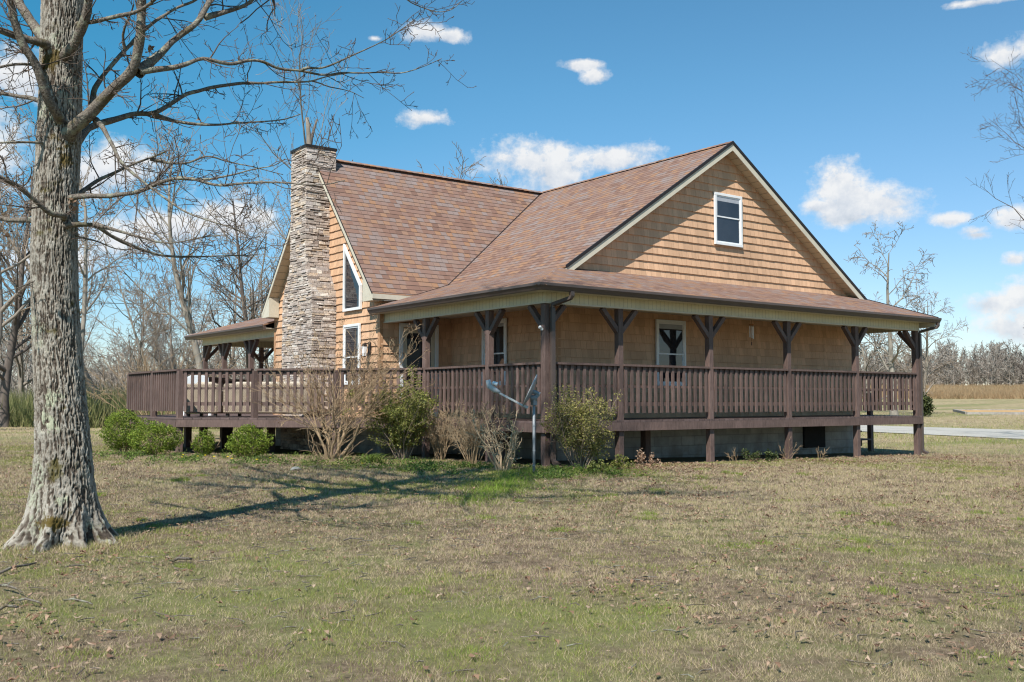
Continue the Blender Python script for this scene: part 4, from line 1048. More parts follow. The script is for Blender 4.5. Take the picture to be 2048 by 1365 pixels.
# the far woodland on the right: one mass nobody could count
def woodland():
    rd = random.Random(5); P1 = []
    prm = dict(seg=[5, 4, 3], wig=[.06, .16, .22], up=[.03, .06, .05], tap=[.8, .7, .6], n=[24, 7], start=[.04, .12], ang=[(20, 65), (20, 65)], len=[.36, .5], rr=[(.45, .65), (.5, .7)], rmin=.036)
    for k in range(720):
        px = rd.uniform(1640, 2650); d = rd.uniform(186, 250); x, y = px_at(px, d)
        out = [[], [], []]; h = rd.uniform(4.2, 8.2)*(1+.1*math.sin(px*.02)+.08*math.sin(px*.057)); h = h if rd.random() < .75 else h*.55
        grow(rd, (x, y, g(x, y)-.2), (rd.gauss(0, .05), rd.gauss(0, .05), 1), h, rd.uniform(.05, .13), 0, out, prm); P1 += [q for o_ in out for q in o_]
    V, F = tubes(P1, 3)
    # tint per polyline
    n = 0; tn = []
    by = {}
    for P, R in P1: by.setdefault(len(P), []).append(1)
    for kk, L in by.items(): tn.append(np.repeat(np.random.default_rng(kk).random(len(L)), (kk-1)*3))
    o = mesh_np('woodland', V, F, M['woodland'], None, attrs={'tint': np.concatenate(tn)})
    tag(o, 'grey brown bare woodland edge beyond the far field at right', 'woodland', None, 'stuff')
woodland()

def thicket():
    rd = random.Random(15); P1 = []
    prm = dict(seg=[5, 4, 3], wig=[.1, .18, .24], up=[.02, .04, .04], tap=[.8, .7, .6], n=[20, 6], start=[.04, .12], ang=[(20, 65), (20, 65)], len=[.40, .5], rr=[(.45, .65), (.5, .7)], rmin=.0105)
    for k in range(300):
        px = rd.uniform(-260, 620); d = rd.uniform(54, 92); x, y = px_at(px, d)
        out = [[], [], []]; h = rd.uniform(2.5, 5.5)*(1+.25*math.sin(px*.021)); h = h if rd.random() < .8 else h*1.5
        grow(rd, (x, y, g(x, y)-.2), (rd.gauss(0, .1), rd.gauss(0, .1), 1), h, rd.uniform(.03, .08), 0, out, prm); P1 += [q for o_ in out for q in o_]
    V, F = tubes(P1, 3); by = {}; tn = []
    for P, R in P1: by.setdefault(len(P), []).append(1)
    for kk, L in by.items(): tn.append(np.repeat(np.random.default_rng(kk).random(len(L)), (kk-1)*3))
    o = mesh_np('thicket', V, F, M['woodland'], None, attrs={'tint': np.concatenate(tn)})
    tag(o, 'tangled leafless thicket under the trees behind the deck at left', 'thicket', None, 'stuff')
thicket()
# ------------------------------------------------------------------ ground sheet, rings round the camera foot
def ground():
    rr = np.concatenate([np.linspace(.4, 30, 120), np.geomspace(30.6, 4200, 70)]); na = 240; th = np.arange(na)*2*PI/na
    R, T = np.meshgrid(rr, th, indexing='ij'); X = CAM[0]+R*np.sin(T); Y = CAM[1]+R*np.cos(T)
    Z = gz(X, Y)+np.where(R < 40, (fbm(X*.9, Y*.9, 0, 3, 3)-.5)*.05, 0)-.004
    n = len(rr); V = np.stack([X, Y, Z], -1).reshape(-1, 3); idx = np.arange(n*na).reshape(n, na); j = np.roll(idx, -1, 1)
    F = np.stack([idx[:-1], idx[1:], j[1:], j[:-1]], -1).reshape(-1, 4)
    return V, F
t = NT('winter lawn soil and thatch'); o = t.geo(); x, y, z = t.sep(o)
n1 = t.noise(o, .35, 4, .6); n2 = t.noise(o, 1.7, 5, .65); n3 = t.noise(o, 14, 5, .7); n4 = t.noise(o, 60, 3, .7)
c = t.ramp(n3, [(.25, (.08, .057, .038)), (.5, (.17, .127, .085)), (.75, (.32, .25, .17))])
gm = t.math('ADD', t.math('MULTIPLY', n1, .5), t.math('MULTIPLY', n2, .5))
c = t.mix(t.map(gm, .46, .60, 0, .75), c, (.16, .175, .06))
# distance zones of the field: greener verge, straw field
v = t.n('ShaderNodeVectorMath', operation='DISTANCE'); t.set(v.inputs[0], o); v.inputs[1].default_value = tuple(float(q) for q in CAM)
dist = v.outputs['Value']
far = t.map(dist, 24, 34, 0, 1)
fc = t.ramp(t.math('ADD', n2, t.math('MULTIPLY', t.math('SUBTRACT', n3, .5), .8)), [(.3, (.21, .165, .10)), (.5, (.33, .265, .155)), (.7, (.43, .345, .205))])
band = t.noise(t.scale(o, (.05, .05, .05)), 1, 3)
fc = t.mix(t.map(t.noise(t.scale(o, (.03, .12, .05)), 1.6, 4), .45, .6, 0, .7), fc, (.17, .185, .07))
c = t.mix(far, c, fc)
k = t.map(n4, .2, .8, .72, 1.28); c = t.mix(1., c, t.comb(k, k, k), 'MULTIPLY')
M['ground'] = t.fin(c, .95, t.bump(t.math('ADD', n3, n4), .03, .6), .1)
V, F = ground(); o = mesh_np('ground', V, F, M['ground'], smooth=True); tag(o, None, None, None, 'structure')

# gravel drive crossing behind the house at the right
def ribbon(name, left, right, mat, lift=.02, kind='structure'):
    n = len(left); V = []; 
    m = 6
    for a, b in zip(left, right):
        for k in range(m+1):
            x = a[0]+(b[0]-a[0])*k/m; y = a[1]+(b[1]-a[1])*k/m; V.append((x, y, g(x, y)+lift+(.03*math.sin(PI*k/m))))
    F = [(i*(m+1)+k, (i+1)*(m+1)+k, (i+1)*(m+1)+k+1, i*(m+1)+k+1) for i in range(n-1) for k in range(m)]
    o = mesh_np(name, V, F, mat, smooth=True); tag(o, None, None, None, kind); return o
t = NT('pale gravel'); o = t.geo(); n1 = t.noise(o, 22, 4, .75); n2 = t.noise(o, .8, 4, .6); n3 = t.noise(o, 4, 3)
c = t.ramp(n1, [(.25, (.27, .25, .22)), (.5, (.43, .41, .37)), (.75, (.58, .555, .51))]); c = t.mix(t.map(n2, .52, .62, 0, .6), c, (.33, .31, .28)); c = t.mix(t.map(n3, .6, .7, 0, .35), c, (.30, .29, .20))
M['gravel'] = t.fin(c, .95, t.bump(n1, .03, .8), .1)
na, nb = px_at(1700, 42.0), px_at(2300, 30.5); fa, fb = px_at(1700, 50.0), px_at(2300, 39.0)
lerp = lambda a, b, f: (a[0]+(b[0]-a[0])*f, a[1]+(b[1]-a[1])*f)
ribbon('driveway', [lerp(na, nb, k/24) for k in range(-6, 34)], [lerp(fa, fb, k/24) for k in range(-6, 34)], M['gravel'])

# ------------------------------------------------------------------ lawn blades
def wedge(n, d0, d1, power=0., side=.62):
    """random ground points in the part of the yard the camera looks over; density ~ d**power per square metre"""
    a = power+2; u = RNG.random(n); d = (d0**a+(d1**a-d0**a)*u)**(1/a) if abs(a) > 1e-6 else d0*(d1/d0)**u
    l = RNG.uniform(-1, 1, n)*(side*d+1.6)
    return CAM[0]+FH[0]*d+RH[0]*l, CAM[1]+FH[1]*d+RH[1]*l, d
def under_house(x, y):
    p = (x > -.1) & (y > -.05) & (x < 11.25) & (y < 16.3)
    p |= (x > -3.7) & (x < 0) & (y > 3.75-x) & (y < 14.7+x)
    return p
def blades(x, y, d, h, w, tint, lean=.5):
    n = len(x); z = gz(x, y)+(fbm(x*.9, y*.9, 0, 3, 3)-.5)*.05-.006
    a = RNG.uniform(0, 2*PI, n); b = RNG.uniform(0, 2*PI, n); ln = h*RNG.uniform(0, lean*1.6, n)
    sx, sy = np.cos(a)*w/2, np.sin(a)*w/2
    V = np.stack([np.stack([x-sx, y-sy, z], -1), np.stack([x+sx, y+sy, z], -1), np.stack([x+np.cos(b)*ln, y+np.sin(b)*ln, z+h], -1)], 1).reshape(-1, 3)
    return V, np.arange(3*n).reshape(-1, 3), tint
def lawn():
    x, y, d = wedge(1900000, 2.6, 24, -1.15)
    keep = ~under_house(x, y); x, y, d = x[keep], y[keep], d[keep]
    cl = fbm(x*7, y*7, 0, 27, 3); k = RNG.random(len(x)) < .38+.62*sstep(.30, .56, cl); x, y, d, cl = x[k], y[k], d[k], cl[k]
    n = len(x)
    p1 = fbm(x*.45, y*.45, 0, 11, 3); p2 = fbm(x*1.6, y*1.6, 0, 12, 3); p3 = fbm(x*5, y*5, 0, 13, 2)
    green = .50*p1+.33*p2+.17*p3
    # planting strip in front of the porch is greener; leaf-littered belt right of it is not
    strip = np.exp(-((y-(-.9-.62*(np.clip(x, -6, 2)-0)*0-np.where(x < -1, -(x+1)*.95, 0)))/.55)**2)*sstep(-5.5, -3, x)*sstep(1.6, .2, x)
    dry = sstep(.45, .75, fbm(x*.3+5, y*.3, 0, 19, 3)); midtan = np.exp(-((d-14.0)/2.8)**2)*.07
    gsc = green+.12*strip-.04*dry-midtan+.05*sstep(11, 5, d)
    pg = sstep(.42, .60, gsc)*.68+.85*strip
    pg = np.clip(pg+.13, 0, .95)
    u = RNG.random(n); isg = u < pg
    tint = np.where(isg, np.clip(RNG.normal(.76+.14*strip, .09, n), .5, 1), np.clip(RNG.normal(.285+.3*(p2-.5)+.7*(cl-.5)+.06*dry, .15, n), 0, .56))
    h = RNG.uniform(.008, .030, n)*(1+1.1*(p3-.5))*np.clip(.55+1.0*fbm(x*9, y*9, 0, 29, 2), .5, 1.5)*np.where(isg, .9, 1.0)*(1+1.5*strip*RNG.random(n))
    w = .0026*np.clip(d/4.5, .8, 4.2)*RNG.uniform(.6, 1.3, n)
    # longer grass left standing where the mower cannot reach round the trunk
    n3 = 5200; ra = RNG.uniform(0, 2*PI, n3); rr3 = .30+.42*RNG.random(n3)**1.6; x3, y3 = OX+rr3*np.cos(ra), OY+rr3*np.sin(ra)
    x = np.concatenate([x, x3]); y = np.concatenate([y, y3]); d = np.concatenate([d, np.full(n3, 8.)]); h = np.concatenate([h, RNG.uniform(.02, .075, n3)]); w = np.concatenate([w, np.full(n3, .0045)])
    tint = np.concatenate([tint, np.clip(RNG.normal(.55, .2, n3), 0, 1)])
    # darker green tufts that stand a little proud
    tx, ty, td = wedge(70, 4.5, 17, -.3); tr = RNG.uniform(.05, .16, 70); k = RNG.integers(0, 70, 16000); rr_ = tr[k]*np.sqrt(RNG.random(16000)); ta = RNG.uniform(0, 2*PI, 16000)
    x2, y2 = tx[k]+rr_*np.cos(ta), ty[k]+rr_*np.sin(ta); h2 = RNG.uniform(.02, .06, 16000)*(1-.5*rr_/tr[k]); ok = ~under_house(x2, y2)
    x = np.concatenate([x, x2[ok]]); y = np.concatenate([y, y2[ok]]); d = np.concatenate([d, td[k][ok]]); h = np.concatenate([h, h2[ok]])
    w = np.concatenate([w, (.0035*np.clip(td[k]/4.5, .8, 4.2))[ok]]); tint = np.concatenate([tint, np.clip(RNG.normal(.84, .08, ok.sum()), .6, 1)])
    return blades(x, y, d, h*np.clip(d/9, .95, 1.5), w, tint, .9)
V, F, tn = lawn(); o = mesh_np('grass', V, F, M['grass'], attrs={'tint': tn}); tag(o, 'short winter lawn of straw and green blades in front of the house', 'grass', None, 'stuff')
# grass further off: verge by the drive, back lawn at left
def farlawn():
    Vs, Ts = [], []
    x, y, d = wedge(110000, 22, 75, -1.3, .60); keep = ~under_house(x, y)
    cr = (x-na[0])*(nb[1]-na[1])-(y-na[1])*(nb[0]-na[0]); cr /= math.hypot(nb[0]-na[0], nb[1]-na[1])
    cf = (x-fa[0])*(fb[1]-fa[1])-(y-fa[1])*(fb[0]-fa[0]); cf /= math.hypot(fb[0]-fa[0], fb[1]-fa[1])
    keep &= ~((cr < .2) & (cf > -.2)); x, y, d, cr = x[keep], y[keep], d[keep], cr[keep]
    verge = np.exp(-((cr-2.6)/2.4)**2)*(x > 9)
    gq = sstep(.42, .62, fbm(x*.12, y*.25, 0, 23, 3))*.55+.7*verge; isg = RNG.random(len(x)) < np.clip(gq+.1, 0, .92)
    tint = np.where(isg, np.clip(RNG.normal(.78, .08, len(x)), .5, 1), np.clip(RNG.normal(.36, .11, len(x)), 0, .56))
    return blades(x, y, d, RNG.uniform(.03, .09, len(x))*(1+.6*verge), .011*np.clip(d/25, 1, 3), tint, .9)
V, F, tn = farlawn(); o = mesh_np('field_grass', V, F, M['grass'], attrs={'tint': tn}); tag(o, 'mown field grass round the gravel drive and behind the deck', 'grass', None, 'stuff')
# golden tall grass before the woodland
def golden():
    n = 120000; d = RNG.uniform(118, 184, n); px = RNG.uniform(1650, 2650, n); l = (px-1024)/F_PX*d
    x = CAM[0]+FH[0]*d+RH[0]*l; y = CAM[1]+FH[1]*d+RH[1]*l
    V, F, _ = blades(x, y, d, RNG.uniform(.35, .95, n), .045*np.ones(n), None, .5)
    return V, F, np.clip(RNG.normal(.5, .22, n)+.5*(fbm(x*.06, y*.06, 0, 5, 2)-.5), 0, 1)
V, F, tn = golden(); o = mesh_np('tall_grass', V, F, M['goldgrass'], attrs={'tint': tn}); tag(o, 'band of golden tall grass before the distant woodland', 'tall grass', None, 'stuff')
# brush at the left: rank green and straw stems under the trees
def brush():
    n = 30000; d = RNG.uniform(40, 62, n); px = RNG.uniform(-250, 560, n); l = (px-1024)/F_PX*d
    x = CAM[0]+FH[0]*d+RH[0]*l; y = CAM[1]+FH[1]*d+RH[1]*l
    dens = fbm(x*.25, y*.25, 0, 61, 3); k = RNG.random(n) < sstep(.3, .5, dens); x, y, d = x[k], y[k], d[k]; n = len(x)
    hh = RNG.uniform(.5, 1.75, n)*(.75+.6*fbm(x*.15, y*.15, 0, 62, 2)); V, F, _ = blades(x, y, d, hh, RNG.uniform(.02, .05, n), None, .35)
    return V, F, np.clip(RNG.normal(.52, .25, n)+.5*(fbm(x*.2, y*.2, 0, 63, 2)-.5), 0, 1)
V, F, tn = brush(); o = mesh_np('brush', V, F, M['brushgreen'], attrs={'tint': tn}); tag(o, 'rank green and straw brush under the trees at left', 'brush', None, 'stuff')

# ------------------------------------------------------------------ fallen leaves
def litter():
    x, y, d = wedge(90000, 3.4, 24, -.75); keep = ~under_house(x, y); x, y, d = x[keep], y[keep], d[keep]
    cl = fbm(x*.8, y*.8, 0, 81, 4); belt = np.exp(-((y+.75)/.8)**2)*sstep(-3, 0, x)+.9*np.exp(-((y+1.0)/1.5)**2)*sstep(2, 5, x)
    p = sstep(.46, .70, cl)*.24+.03+.8*np.clip(belt, 0, 1)*sstep(.36, .56, cl)
    k = RNG.random(len(x)) < p; x, y, d = x[k], y[k], d[k]; n = len(x)
    s = RNG.uniform(.012, .036, n)*np.clip(d/9, 1, 1.3); a = RNG.uniform(0, 2*PI, n); z = gz(x, y)+(fbm(x*.9, y*.9, 0, 3, 3)-.5)*.05+RNG.uniform(.006, .028, n)
    ca, sa = np.cos(a), np.sin(a); t1 = RNG.uniform(-.5, .9, (n, 6)); 
    # lobed leaf: midrib with two curled halves
    prof = [(-1, 0), (-.45, .34), (.05, .26), (.35, .42), (1, 0), (.35, -.42), (.05, -.26), (-.45, -.34)]
    V = np.zeros((n, 8, 3)); cu = RNG.uniform(-.2, 1.5, n); cv = RNG.uniform(-.1, .9, n)
    for q, (u, v_) in enumerate(prof):
        V[:, q, 0] = x+s*(u*ca-v_*sa); V[:, q, 1] = y+s*(u*sa+v_*ca); V[:, q, 2] = z+s*(cu*abs(v_)*1.6+cv*u*u*.7)
    i = np.arange(n)[:, None]*8
    F = np.concatenate([i+np.array([[0, 1, 2, 7]]), i+np.array([[2, 3, 4, 4]])], 0) if False else np.concatenate([i+np.array([[0, 1, 6, 7]]), i+np.array([[1, 2, 3, 6]]), i+np.array([[3, 4, 5, 6]])], 0)
    tn = RNG.random(n); return V.reshape(-1, 3), F, np.tile(tn, 3)
V, F, tn = litter(); o = mesh_np('fallen_leaves', V, F, M['leaf'], attrs={'tint': tn}); tag(o, 'brown dry oak leaves scattered over the lawn and along the porch', 'leaf litter', None, 'stuff')
# tiny twigs and bark crumbs
def crumbs():
    x, y, d = wedge(1500, 3.4, 13, -.6); r = np.hypot(x-OX, y-OY); k = RNG.random(len(x)) < np.clip(1.25-r/7, .05, 1); x, y, d = x[k], y[k], d[k]
    P = []
    for a, b in zip(x, y):
        th = random.uniform(0, 2*PI); L = random.uniform(.03, .17); z = g(a, b)+(float(fbm(a*.9, b*.9, 0, 3, 3))-.5)*.05+random.uniform(.006, .022)
        P.append(([(a, b, z), (a+math.cos(th)*L*.5, b+math.sin(th)*L*.5, z+random.uniform(0, .012)), (a+math.cos(th+.3)*L, b+math.sin(th+.3)*L, z)], [.0035, .003, .0015]))
    return P
V, F = tubes(crumbs(), 4); o = mesh_np('twig_litter', V, F, M['oaklimb']); tag(o, 'small fallen twigs and bark pieces in the grass round the oak', 'twig litter', None, 'stuff')
# broken sticks one can tell apart
STK = [((0, 1152), (72, 1132), .010, 'grey stick with a bend on the lawn below the oak roots'), ((128, 1208), (185, 1216), .006, 'thin pale stick lying level in the grass below the oak'),
       ((345, 1128), (384, 1124), .011, 'short pale bark-covered stick on the lawn right of the oak'), ((0, 1178), (44, 1192), .008, 'crooked stick at the left edge of the lawn'),
       ((38, 1208), (82, 1215), .007, 'grey lichen-covered twig at lower left of the lawn'), ((688, 1086), (728, 1084), .007, 'pale twig lying in the lawn beyond the end of the oak shadow'), ((0, 1226), (36, 1222), .009, 'flat grey stick at the lower left edge of the lawn')]
def on_ground(px, py):
    p = None; d = 4.
    for _ in range(40):
        p = at(px, py, d); h = p[2]-g(p[0], p[1]); d += h*F_PX/max(py-803, 20)*.5 if False else h*d/(CAM[2]-g(p[0], p[1]))*.8
    return p
for (a, b, r, lab) in STK:
    p, q = on_ground(*a), on_ground(*b); e_ = empty('stick', p, lab, 'stick', 'sticks fallen on the lawn')
    pts = [(0, 0, .02), tuple((q-p)*.35+np.array([0, .03, .03])), tuple((q-p)*.7+np.array([.01, -.02, .028])), tuple((q-p)+np.array([0, 0, .02]))]
    m = MB(); m.tube(pts, [r, r*.95, r*.8, r*.5], 7); m.tube([pts[1], tuple(np.array(pts[1])+np.array([.05, .05, .02]))], [r*.5, r*.25], 6); m.build('wood', M['oaklimb'], e_, smooth=True)
p = on_ground(592, 943); e_ = empty('stone', p, 'small pale stone at the edge of the green strip before the deck', 'stone')
m = MB(); m.tube([(-.09, 0, .02), (-.05, 0, .035), (.03, .01, .04), (.09, 0, .02)], [.012, .032, .035, .01], 8); m.build('rock', painted('pale limestone', (.36, .35, .32), .9, .2, bump=.004), e_)

# ------------------------------------------------------------------ shrubs
def P3(px, py): p = on_ground(px, py); return float(p[0]), float(p[1]), float(p[2])
def stems(base, n, h, spread, r, rd, kids=(5, 3), wig=.1, up=.04, lens=(.45, .5), r0=.06, droop=0., seg=(7, 4, 3), ang=((15, 45), (20, 55)), start=.25, rmin=.0025, hj=.3):
    out = [[], [], []]
    prm = dict(seg=list(seg), wig=[wig, .16, .2], up=[up-droop, up, up], tap=[.75, .7, .6], n=list(kids), start=[start, .2], ang=list(ang), len=list(lens), rr=[(.45, .65), (.5, .7)], rmin=rmin)
    for k in range(n):
        a = 2*PI*k/n+rd.uniform(-.4, .4); s = spread*math.sqrt(rd.uniform(.02, 1)); b = rd.uniform(0, r0)
        d = Vector((math.cos(a)*s, math.sin(a)*s, 1)).normalized()
        grow(rd, (math.cos(a)*b, math.sin(a)*b, -.03), tuple(d), h*rd.uniform(1-hj, 1)*(1+.15*s), r*rd.uniform(.7, 1.1), 0, out, prm)
    return out
def boxwood(px, py, w, h, lab, seed):
    x, y, z = P3(px, py); e_ = empty('boxwood_shrub', (x, y, z), lab, 'shrub', 'clipped green shrubs along the deck'); rd = random.Random(seed)
    out = stems((0, 0), 9, h*.85, .7*w/h, .012, rd, (6, 3)); polymesh('stem', out[0]+out[1], 5, M['twig_tan'], e_, (0, 0, 0))
    n = int(5200*w*h*1.5); v = RNG.normal(0, 1, (n, 3)); v /= np.linalg.norm(v, axis=1, keepdims=True); rad = RNG.random(n)**.22
    P = v*rad[:, None]; P[:, 0] *= w/2; P[:, 1] *= w/2; P[:, 2] = np.where(P[:, 2] > 0, P[:, 2], P[:, 2]*.8)*h*.52+h*.50
    lump = fbm(P[:, 0]*5+seed, P[:, 1]*5, P[:, 2]*5, seed, 3); P += (v*((lump-.5)*.36)[:, None]*w*.9); keep = (fbm(P[:, 0]*9, P[:, 1]*9, P[:, 2]*9, seed+4, 2) > .41) & (P[:, 2] > .02)
    P = P[keep]; leafcloud('foliage', P, .017, M['boxwood'], e_, k=2, jit=.012)
    return e_
boxwood(246, 908, .86, .86, 'tallest round boxwood at the left end of the deck', 3); boxwood(312, 912, 1.02, .66, 'broad boxwood beside the left deck corner post', 4)
boxwood(408, 914, .44, .50, 'smallest boxwood with yellowish tips under the deck rail', 5); boxwood(497, 917, .82, .62, 'dense round boxwood under the deck railing post', 6)
# dry crape myrtle
x, y, z = P3(668, 922); e_ = empty('crape_myrtle', (x, y, z), 'large leafless tan multi-stemmed shrub with dry seed heads before the chimney', 'shrub'); rd = random.Random(8)
out = stems((0, 0), 9, 1.2, .45, .036, rd, (4, 2), .13, .02, (.4, .4), .14, 0, (7, 4, 3)); polymesh('trunk', out[0], 8, M['twig_tan'], e_, (0, 0, 0))
whips = [[], [], []]; prm = dict(seg=[7, 4, 3], wig=[.06, .12, .2], up=[-.008, .05, .04], tap=[.7, .6, .5], n=[4, 3], start=[.35, .3], ang=[(15, 45), (20, 50)], len=[.35, .4], rr=[(.5, .7), (.5, .7)], rmin=.0030)
for P, R in out[0]:
    for k in range(8):
        f = rd.uniform(.35, 1); i = min(int(f*7), 6); p = P[i]; a = math.atan2(p[1], p[0])+rd.gauss(0, 1.0); el = rd.uniform(.3, 1.45)
        grow(rd, p, (math.cos(a)*math.cos(el), math.sin(a)*math.cos(el), math.sin(el)), rd.uniform(.8, 2.0), .0075, 0, whips, prm)
for k in range(34):
    P, R = out[0][k % len(out[0])]; p = P[rd.randint(3, 6)]; a = rd.gauss(-.55, .45); el = rd.uniform(.35, .95)
    grow(rd, p, (math.cos(a)*math.cos(el), math.sin(a)*math.cos(el), math.sin(el)), rd.uniform(1.2, 1.9), .007, 0, whips, prm)
polymesh('branch', whips[0], 5, M['twig_tan'], e_, (0, 0, 0)); polymesh('twig', whips[1]+whips[2], 4, M['twig_tan'], e_, (0, 0, 0))
q = np.array([P[-1] for P, R in whips[1]+whips[2]]); q = q[(RNG.random(len(q)) < .6) & (q[:, 2] > .7)]; leafcloud('seed_heads', q, .013, M['seedhead'], e_, k=6, jit=.035)['kind'] = 'stuff'
x, y, z = P3(655, 925); e_ = empty('dry_undergrowth', (x, y, z), 'thin grey suckers curling round the foot of the tan multi-stemmed shrub', 'shrub')
out = stems((0, 0), 22, .65, 1.3, .005, rd, (3, 2), .2, -.03, (.4, .4), .25); polymesh('stem', out[0]+out[1], 4, M['twig_tan'], e_, (0, 0, 0))
def leafy(px, py, w, h, lab, seed, mat, n0, r=.012, leaf=.02, kk=2, low=.12):
    x, y, z = P3(px, py); e_ = empty('azalea_shrub', (x, y, z), lab, 'shrub', 'leafy shrubs before the porch'); rd = random.Random(seed)
    out = stems((0, 0), n0, h*.95, .62*w/h, r, rd, (7, 5), .12, .03, (.42, .5), .12, 0, (7, 4, 3), ((20, 55), (20, 60)), .3, hj=.62)
    polymesh('stem', out[0]+out[1], 5, M['twig_grey'], e_, (0, 0, 0)); polymesh('twig', out[2], 3, M['twig_grey'], e_, (0, 0, 0))
    q = np.array([P[j] for o_ in out[1:] for P, R in o_ for j in range(1, len(P))]); q = q[(q[:, 2] > h*low)]
    q = q[RNG.random(len(q)) < .85]; leafcloud('foliage', q, leaf, mat, e_, k=kk, jit=.03)
    return e_
leafy(806, 922, .95, 1.62, 'tall green leafy shrub covering the porch post left of the twiggy shrubs', 31, M['azalea'], 32, leaf=.020, kk=6)
leafy(1160, 940, 1.05, 1.35, 'yellow-green leafy shrub right of the porch corner post', 37, M['azalea_red'], 26, leaf=.017, kk=4)
def twiggy(px, py, w, h, lab, seed, n0, name='twiggy_shrub'):
    x, y, z = P3(px, py); e_ = empty(name, (x, y, z), lab, 'shrub', 'leafless shrubs before the porch'); rd = random.Random(seed)
    out = stems((0, 0), n0, h*.8, .6*w/h, .011, rd, (9, 6), .12, .03, (.45, .5), .10, 0, (7, 4, 3), ((15, 45), (15, 50)), .3, hj=.25)
    polymesh('stem', out[0], 6, M['twig_tan'], e_, (0, 0, 0)); polymesh('twig', out[1]+out[2], 3, M['twig_light'], e_, (0, 0, 0)); return e_
twiggy(884, 922, .85, 1.30, 'dense leafless twiggy shrub right of the tall green shrub', 41, 26)
twiggy(945, 930, .85, 1.22, 'leafless twiggy shrub leaning behind the pruned stump shrub', 42, 22)
# hard pruned shrub: thick bare stubs
x, y, z = P3(1004, 944); e_ = empty('pruned_shrub', (x, y, z), 'hard-pruned shrub of thick bare stubs left of the satellite dish', 'shrub', 'leafless shrubs before the porch'); rd = random.Random(47)
out = stems((0, 0), 15, 1.0, .62, .024, rd, (4, 3), .17, .04, (.45, .45), .10, 0, (7, 4, 3), ((25, 55), (25, 60)), .35, rmin=.006, hj=.5); polymesh('stem', out[0], 7, M['twig_light'], e_, (0, 0, 0)); polymesh('twig', out[1]+out[2], 5, M['twig_light'], e_, (0, 0, 0))
q = np.array([(.28+rd.gauss(0, .05), .1+rd.gauss(0, .05), .42+rd.gauss(0, .12)) for _ in range(60)]); leafcloud('foliage', q, .018, M['weed'], e_, k=2)
# arching shrub behind the left end of the deck
x, y = px_at(318, 31); z = g(x, y); e_ = empty('arching_shrub', (x, y, z), 'tan arching shrub fanning up behind the left deck railing', 'shrub'); rd = random.Random(53)
out = stems((0, 0), 60, 3.0, .85, .013, rd, (5, 2), .06, -.02, (.35, .4), .35, .015, (8, 4, 3), ((12, 35), (20, 50)), .35, rmin=.005, hj=.35); polymesh('stem', out[0], 4, M['twig_tan'], e_, (0, 0, 0)); polymesh('twig', out[1]+out[2], 3, M['twig_tan'], e_, (0, 0, 0))
# dark weeds along the foundation
def weed(px, py, h, lab, seed, leafy_=True, mat='weed', n0=6):
    x, y, z = P3(px, py); e_ = empty('weed', (x, y, z), lab, 'weed', 'weeds along the porch posts'); rd = random.Random(seed)
    out = stems((0, 0), n0, h, .6, .005, rd, (4, 2), .2, 0, (.45, .4), .06, 0, (5, 3, 2)); polymesh('stem', out[0]+out[1], 4, M['twig_tan' if not leafy_ else 'twig_grey'], e_, (0, 0, 0))
    if leafy_:
        q = np.array([P[j] for o_ in out for P, R in o_ for j in range(1, len(P))]); leafcloud('foliage', q, .022, M[mat], e_, k=2)
for px, py, h, lab, sd, lf, mt in ((1288, 934, .30, 'low brown withered weed right of the second porch post', 61, True, 'leaf'), (1505, 925, .30, 'dark leafy weed under the porch left of the fourth post', 62, True, 'weeddark'),
        (1540, 924, .22, 'small leafy weed against the foundation beside the fourth post', 63, True, 'weeddark'), (1572, 921, .45, 'pale dry grass stalks at the foot of the fourth post', 64, False, ''), (1468, 926, .30, 'short dry stalks before the foundation mid-porch', 65, False, ''),
        (1640, 918, .30, 'dry stalk clump before the crawlspace vent', 66, False, ''), (1240, 942, .28, 'trailing green weed right of the yellow-green shrub', 67, True, 'azalea'), (1195, 950, .22, 'low creeping weed before the yellow-green shrub', 68, True, 'azalea')):
    weed(px, py, h, lab, sd, lf, mt)
# strap-leaved clump and green weeds in the bed
def clump(px, py, n, h, lab, seed):
    x, y, z = P3(px, py); e_ = empty('daffodil_clump', (x, y, z), lab, 'plant', 'strap-leaved clumps in the bed'); rd = random.Random(seed); P = []
    V, F, T = [], [], []
    for k in range(n):
        a = rd.uniform(0, 2*PI); b = rd.uniform(0, .3); L = h*rd.uniform(.6, 1.2); bx, by = math.cos(a*3)*b*.7, math.sin(a*3)*b; w = .008; pr = None
        for j in range(5):
            f = j/4; r_ = L*.9*f; zz = L*(1.1*f-.75*f*f); c_ = np.array([bx+math.cos(a)*r_, by+math.sin(a)*r_, zz]); s_ = np.array([-math.sin(a), math.cos(a), 0])*w*(1-.8*f)
            V += [c_-s_, c_+s_]
            if j: i = len(V)-4; F.append((i, i+1, i+3, i+2)); T.append(rd.random())
    mesh_np('foliage', V, F, M['weed'], e_, attrs={'tint': T}); return e_
clump(742, 926, 130, .34, 'strap-leaved green clump right of the tan multi-stemmed shrub', 1); clump(262, 914, 60, .22, 'bright green tuft at the foot of the tallest boxwood', 2); clump(320, 918, 50, .18, 'small bright green tuft before the broad boxwood', 3); clump(938, 936, 70, .2, 'green tuft between the twiggy shrubs', 4)
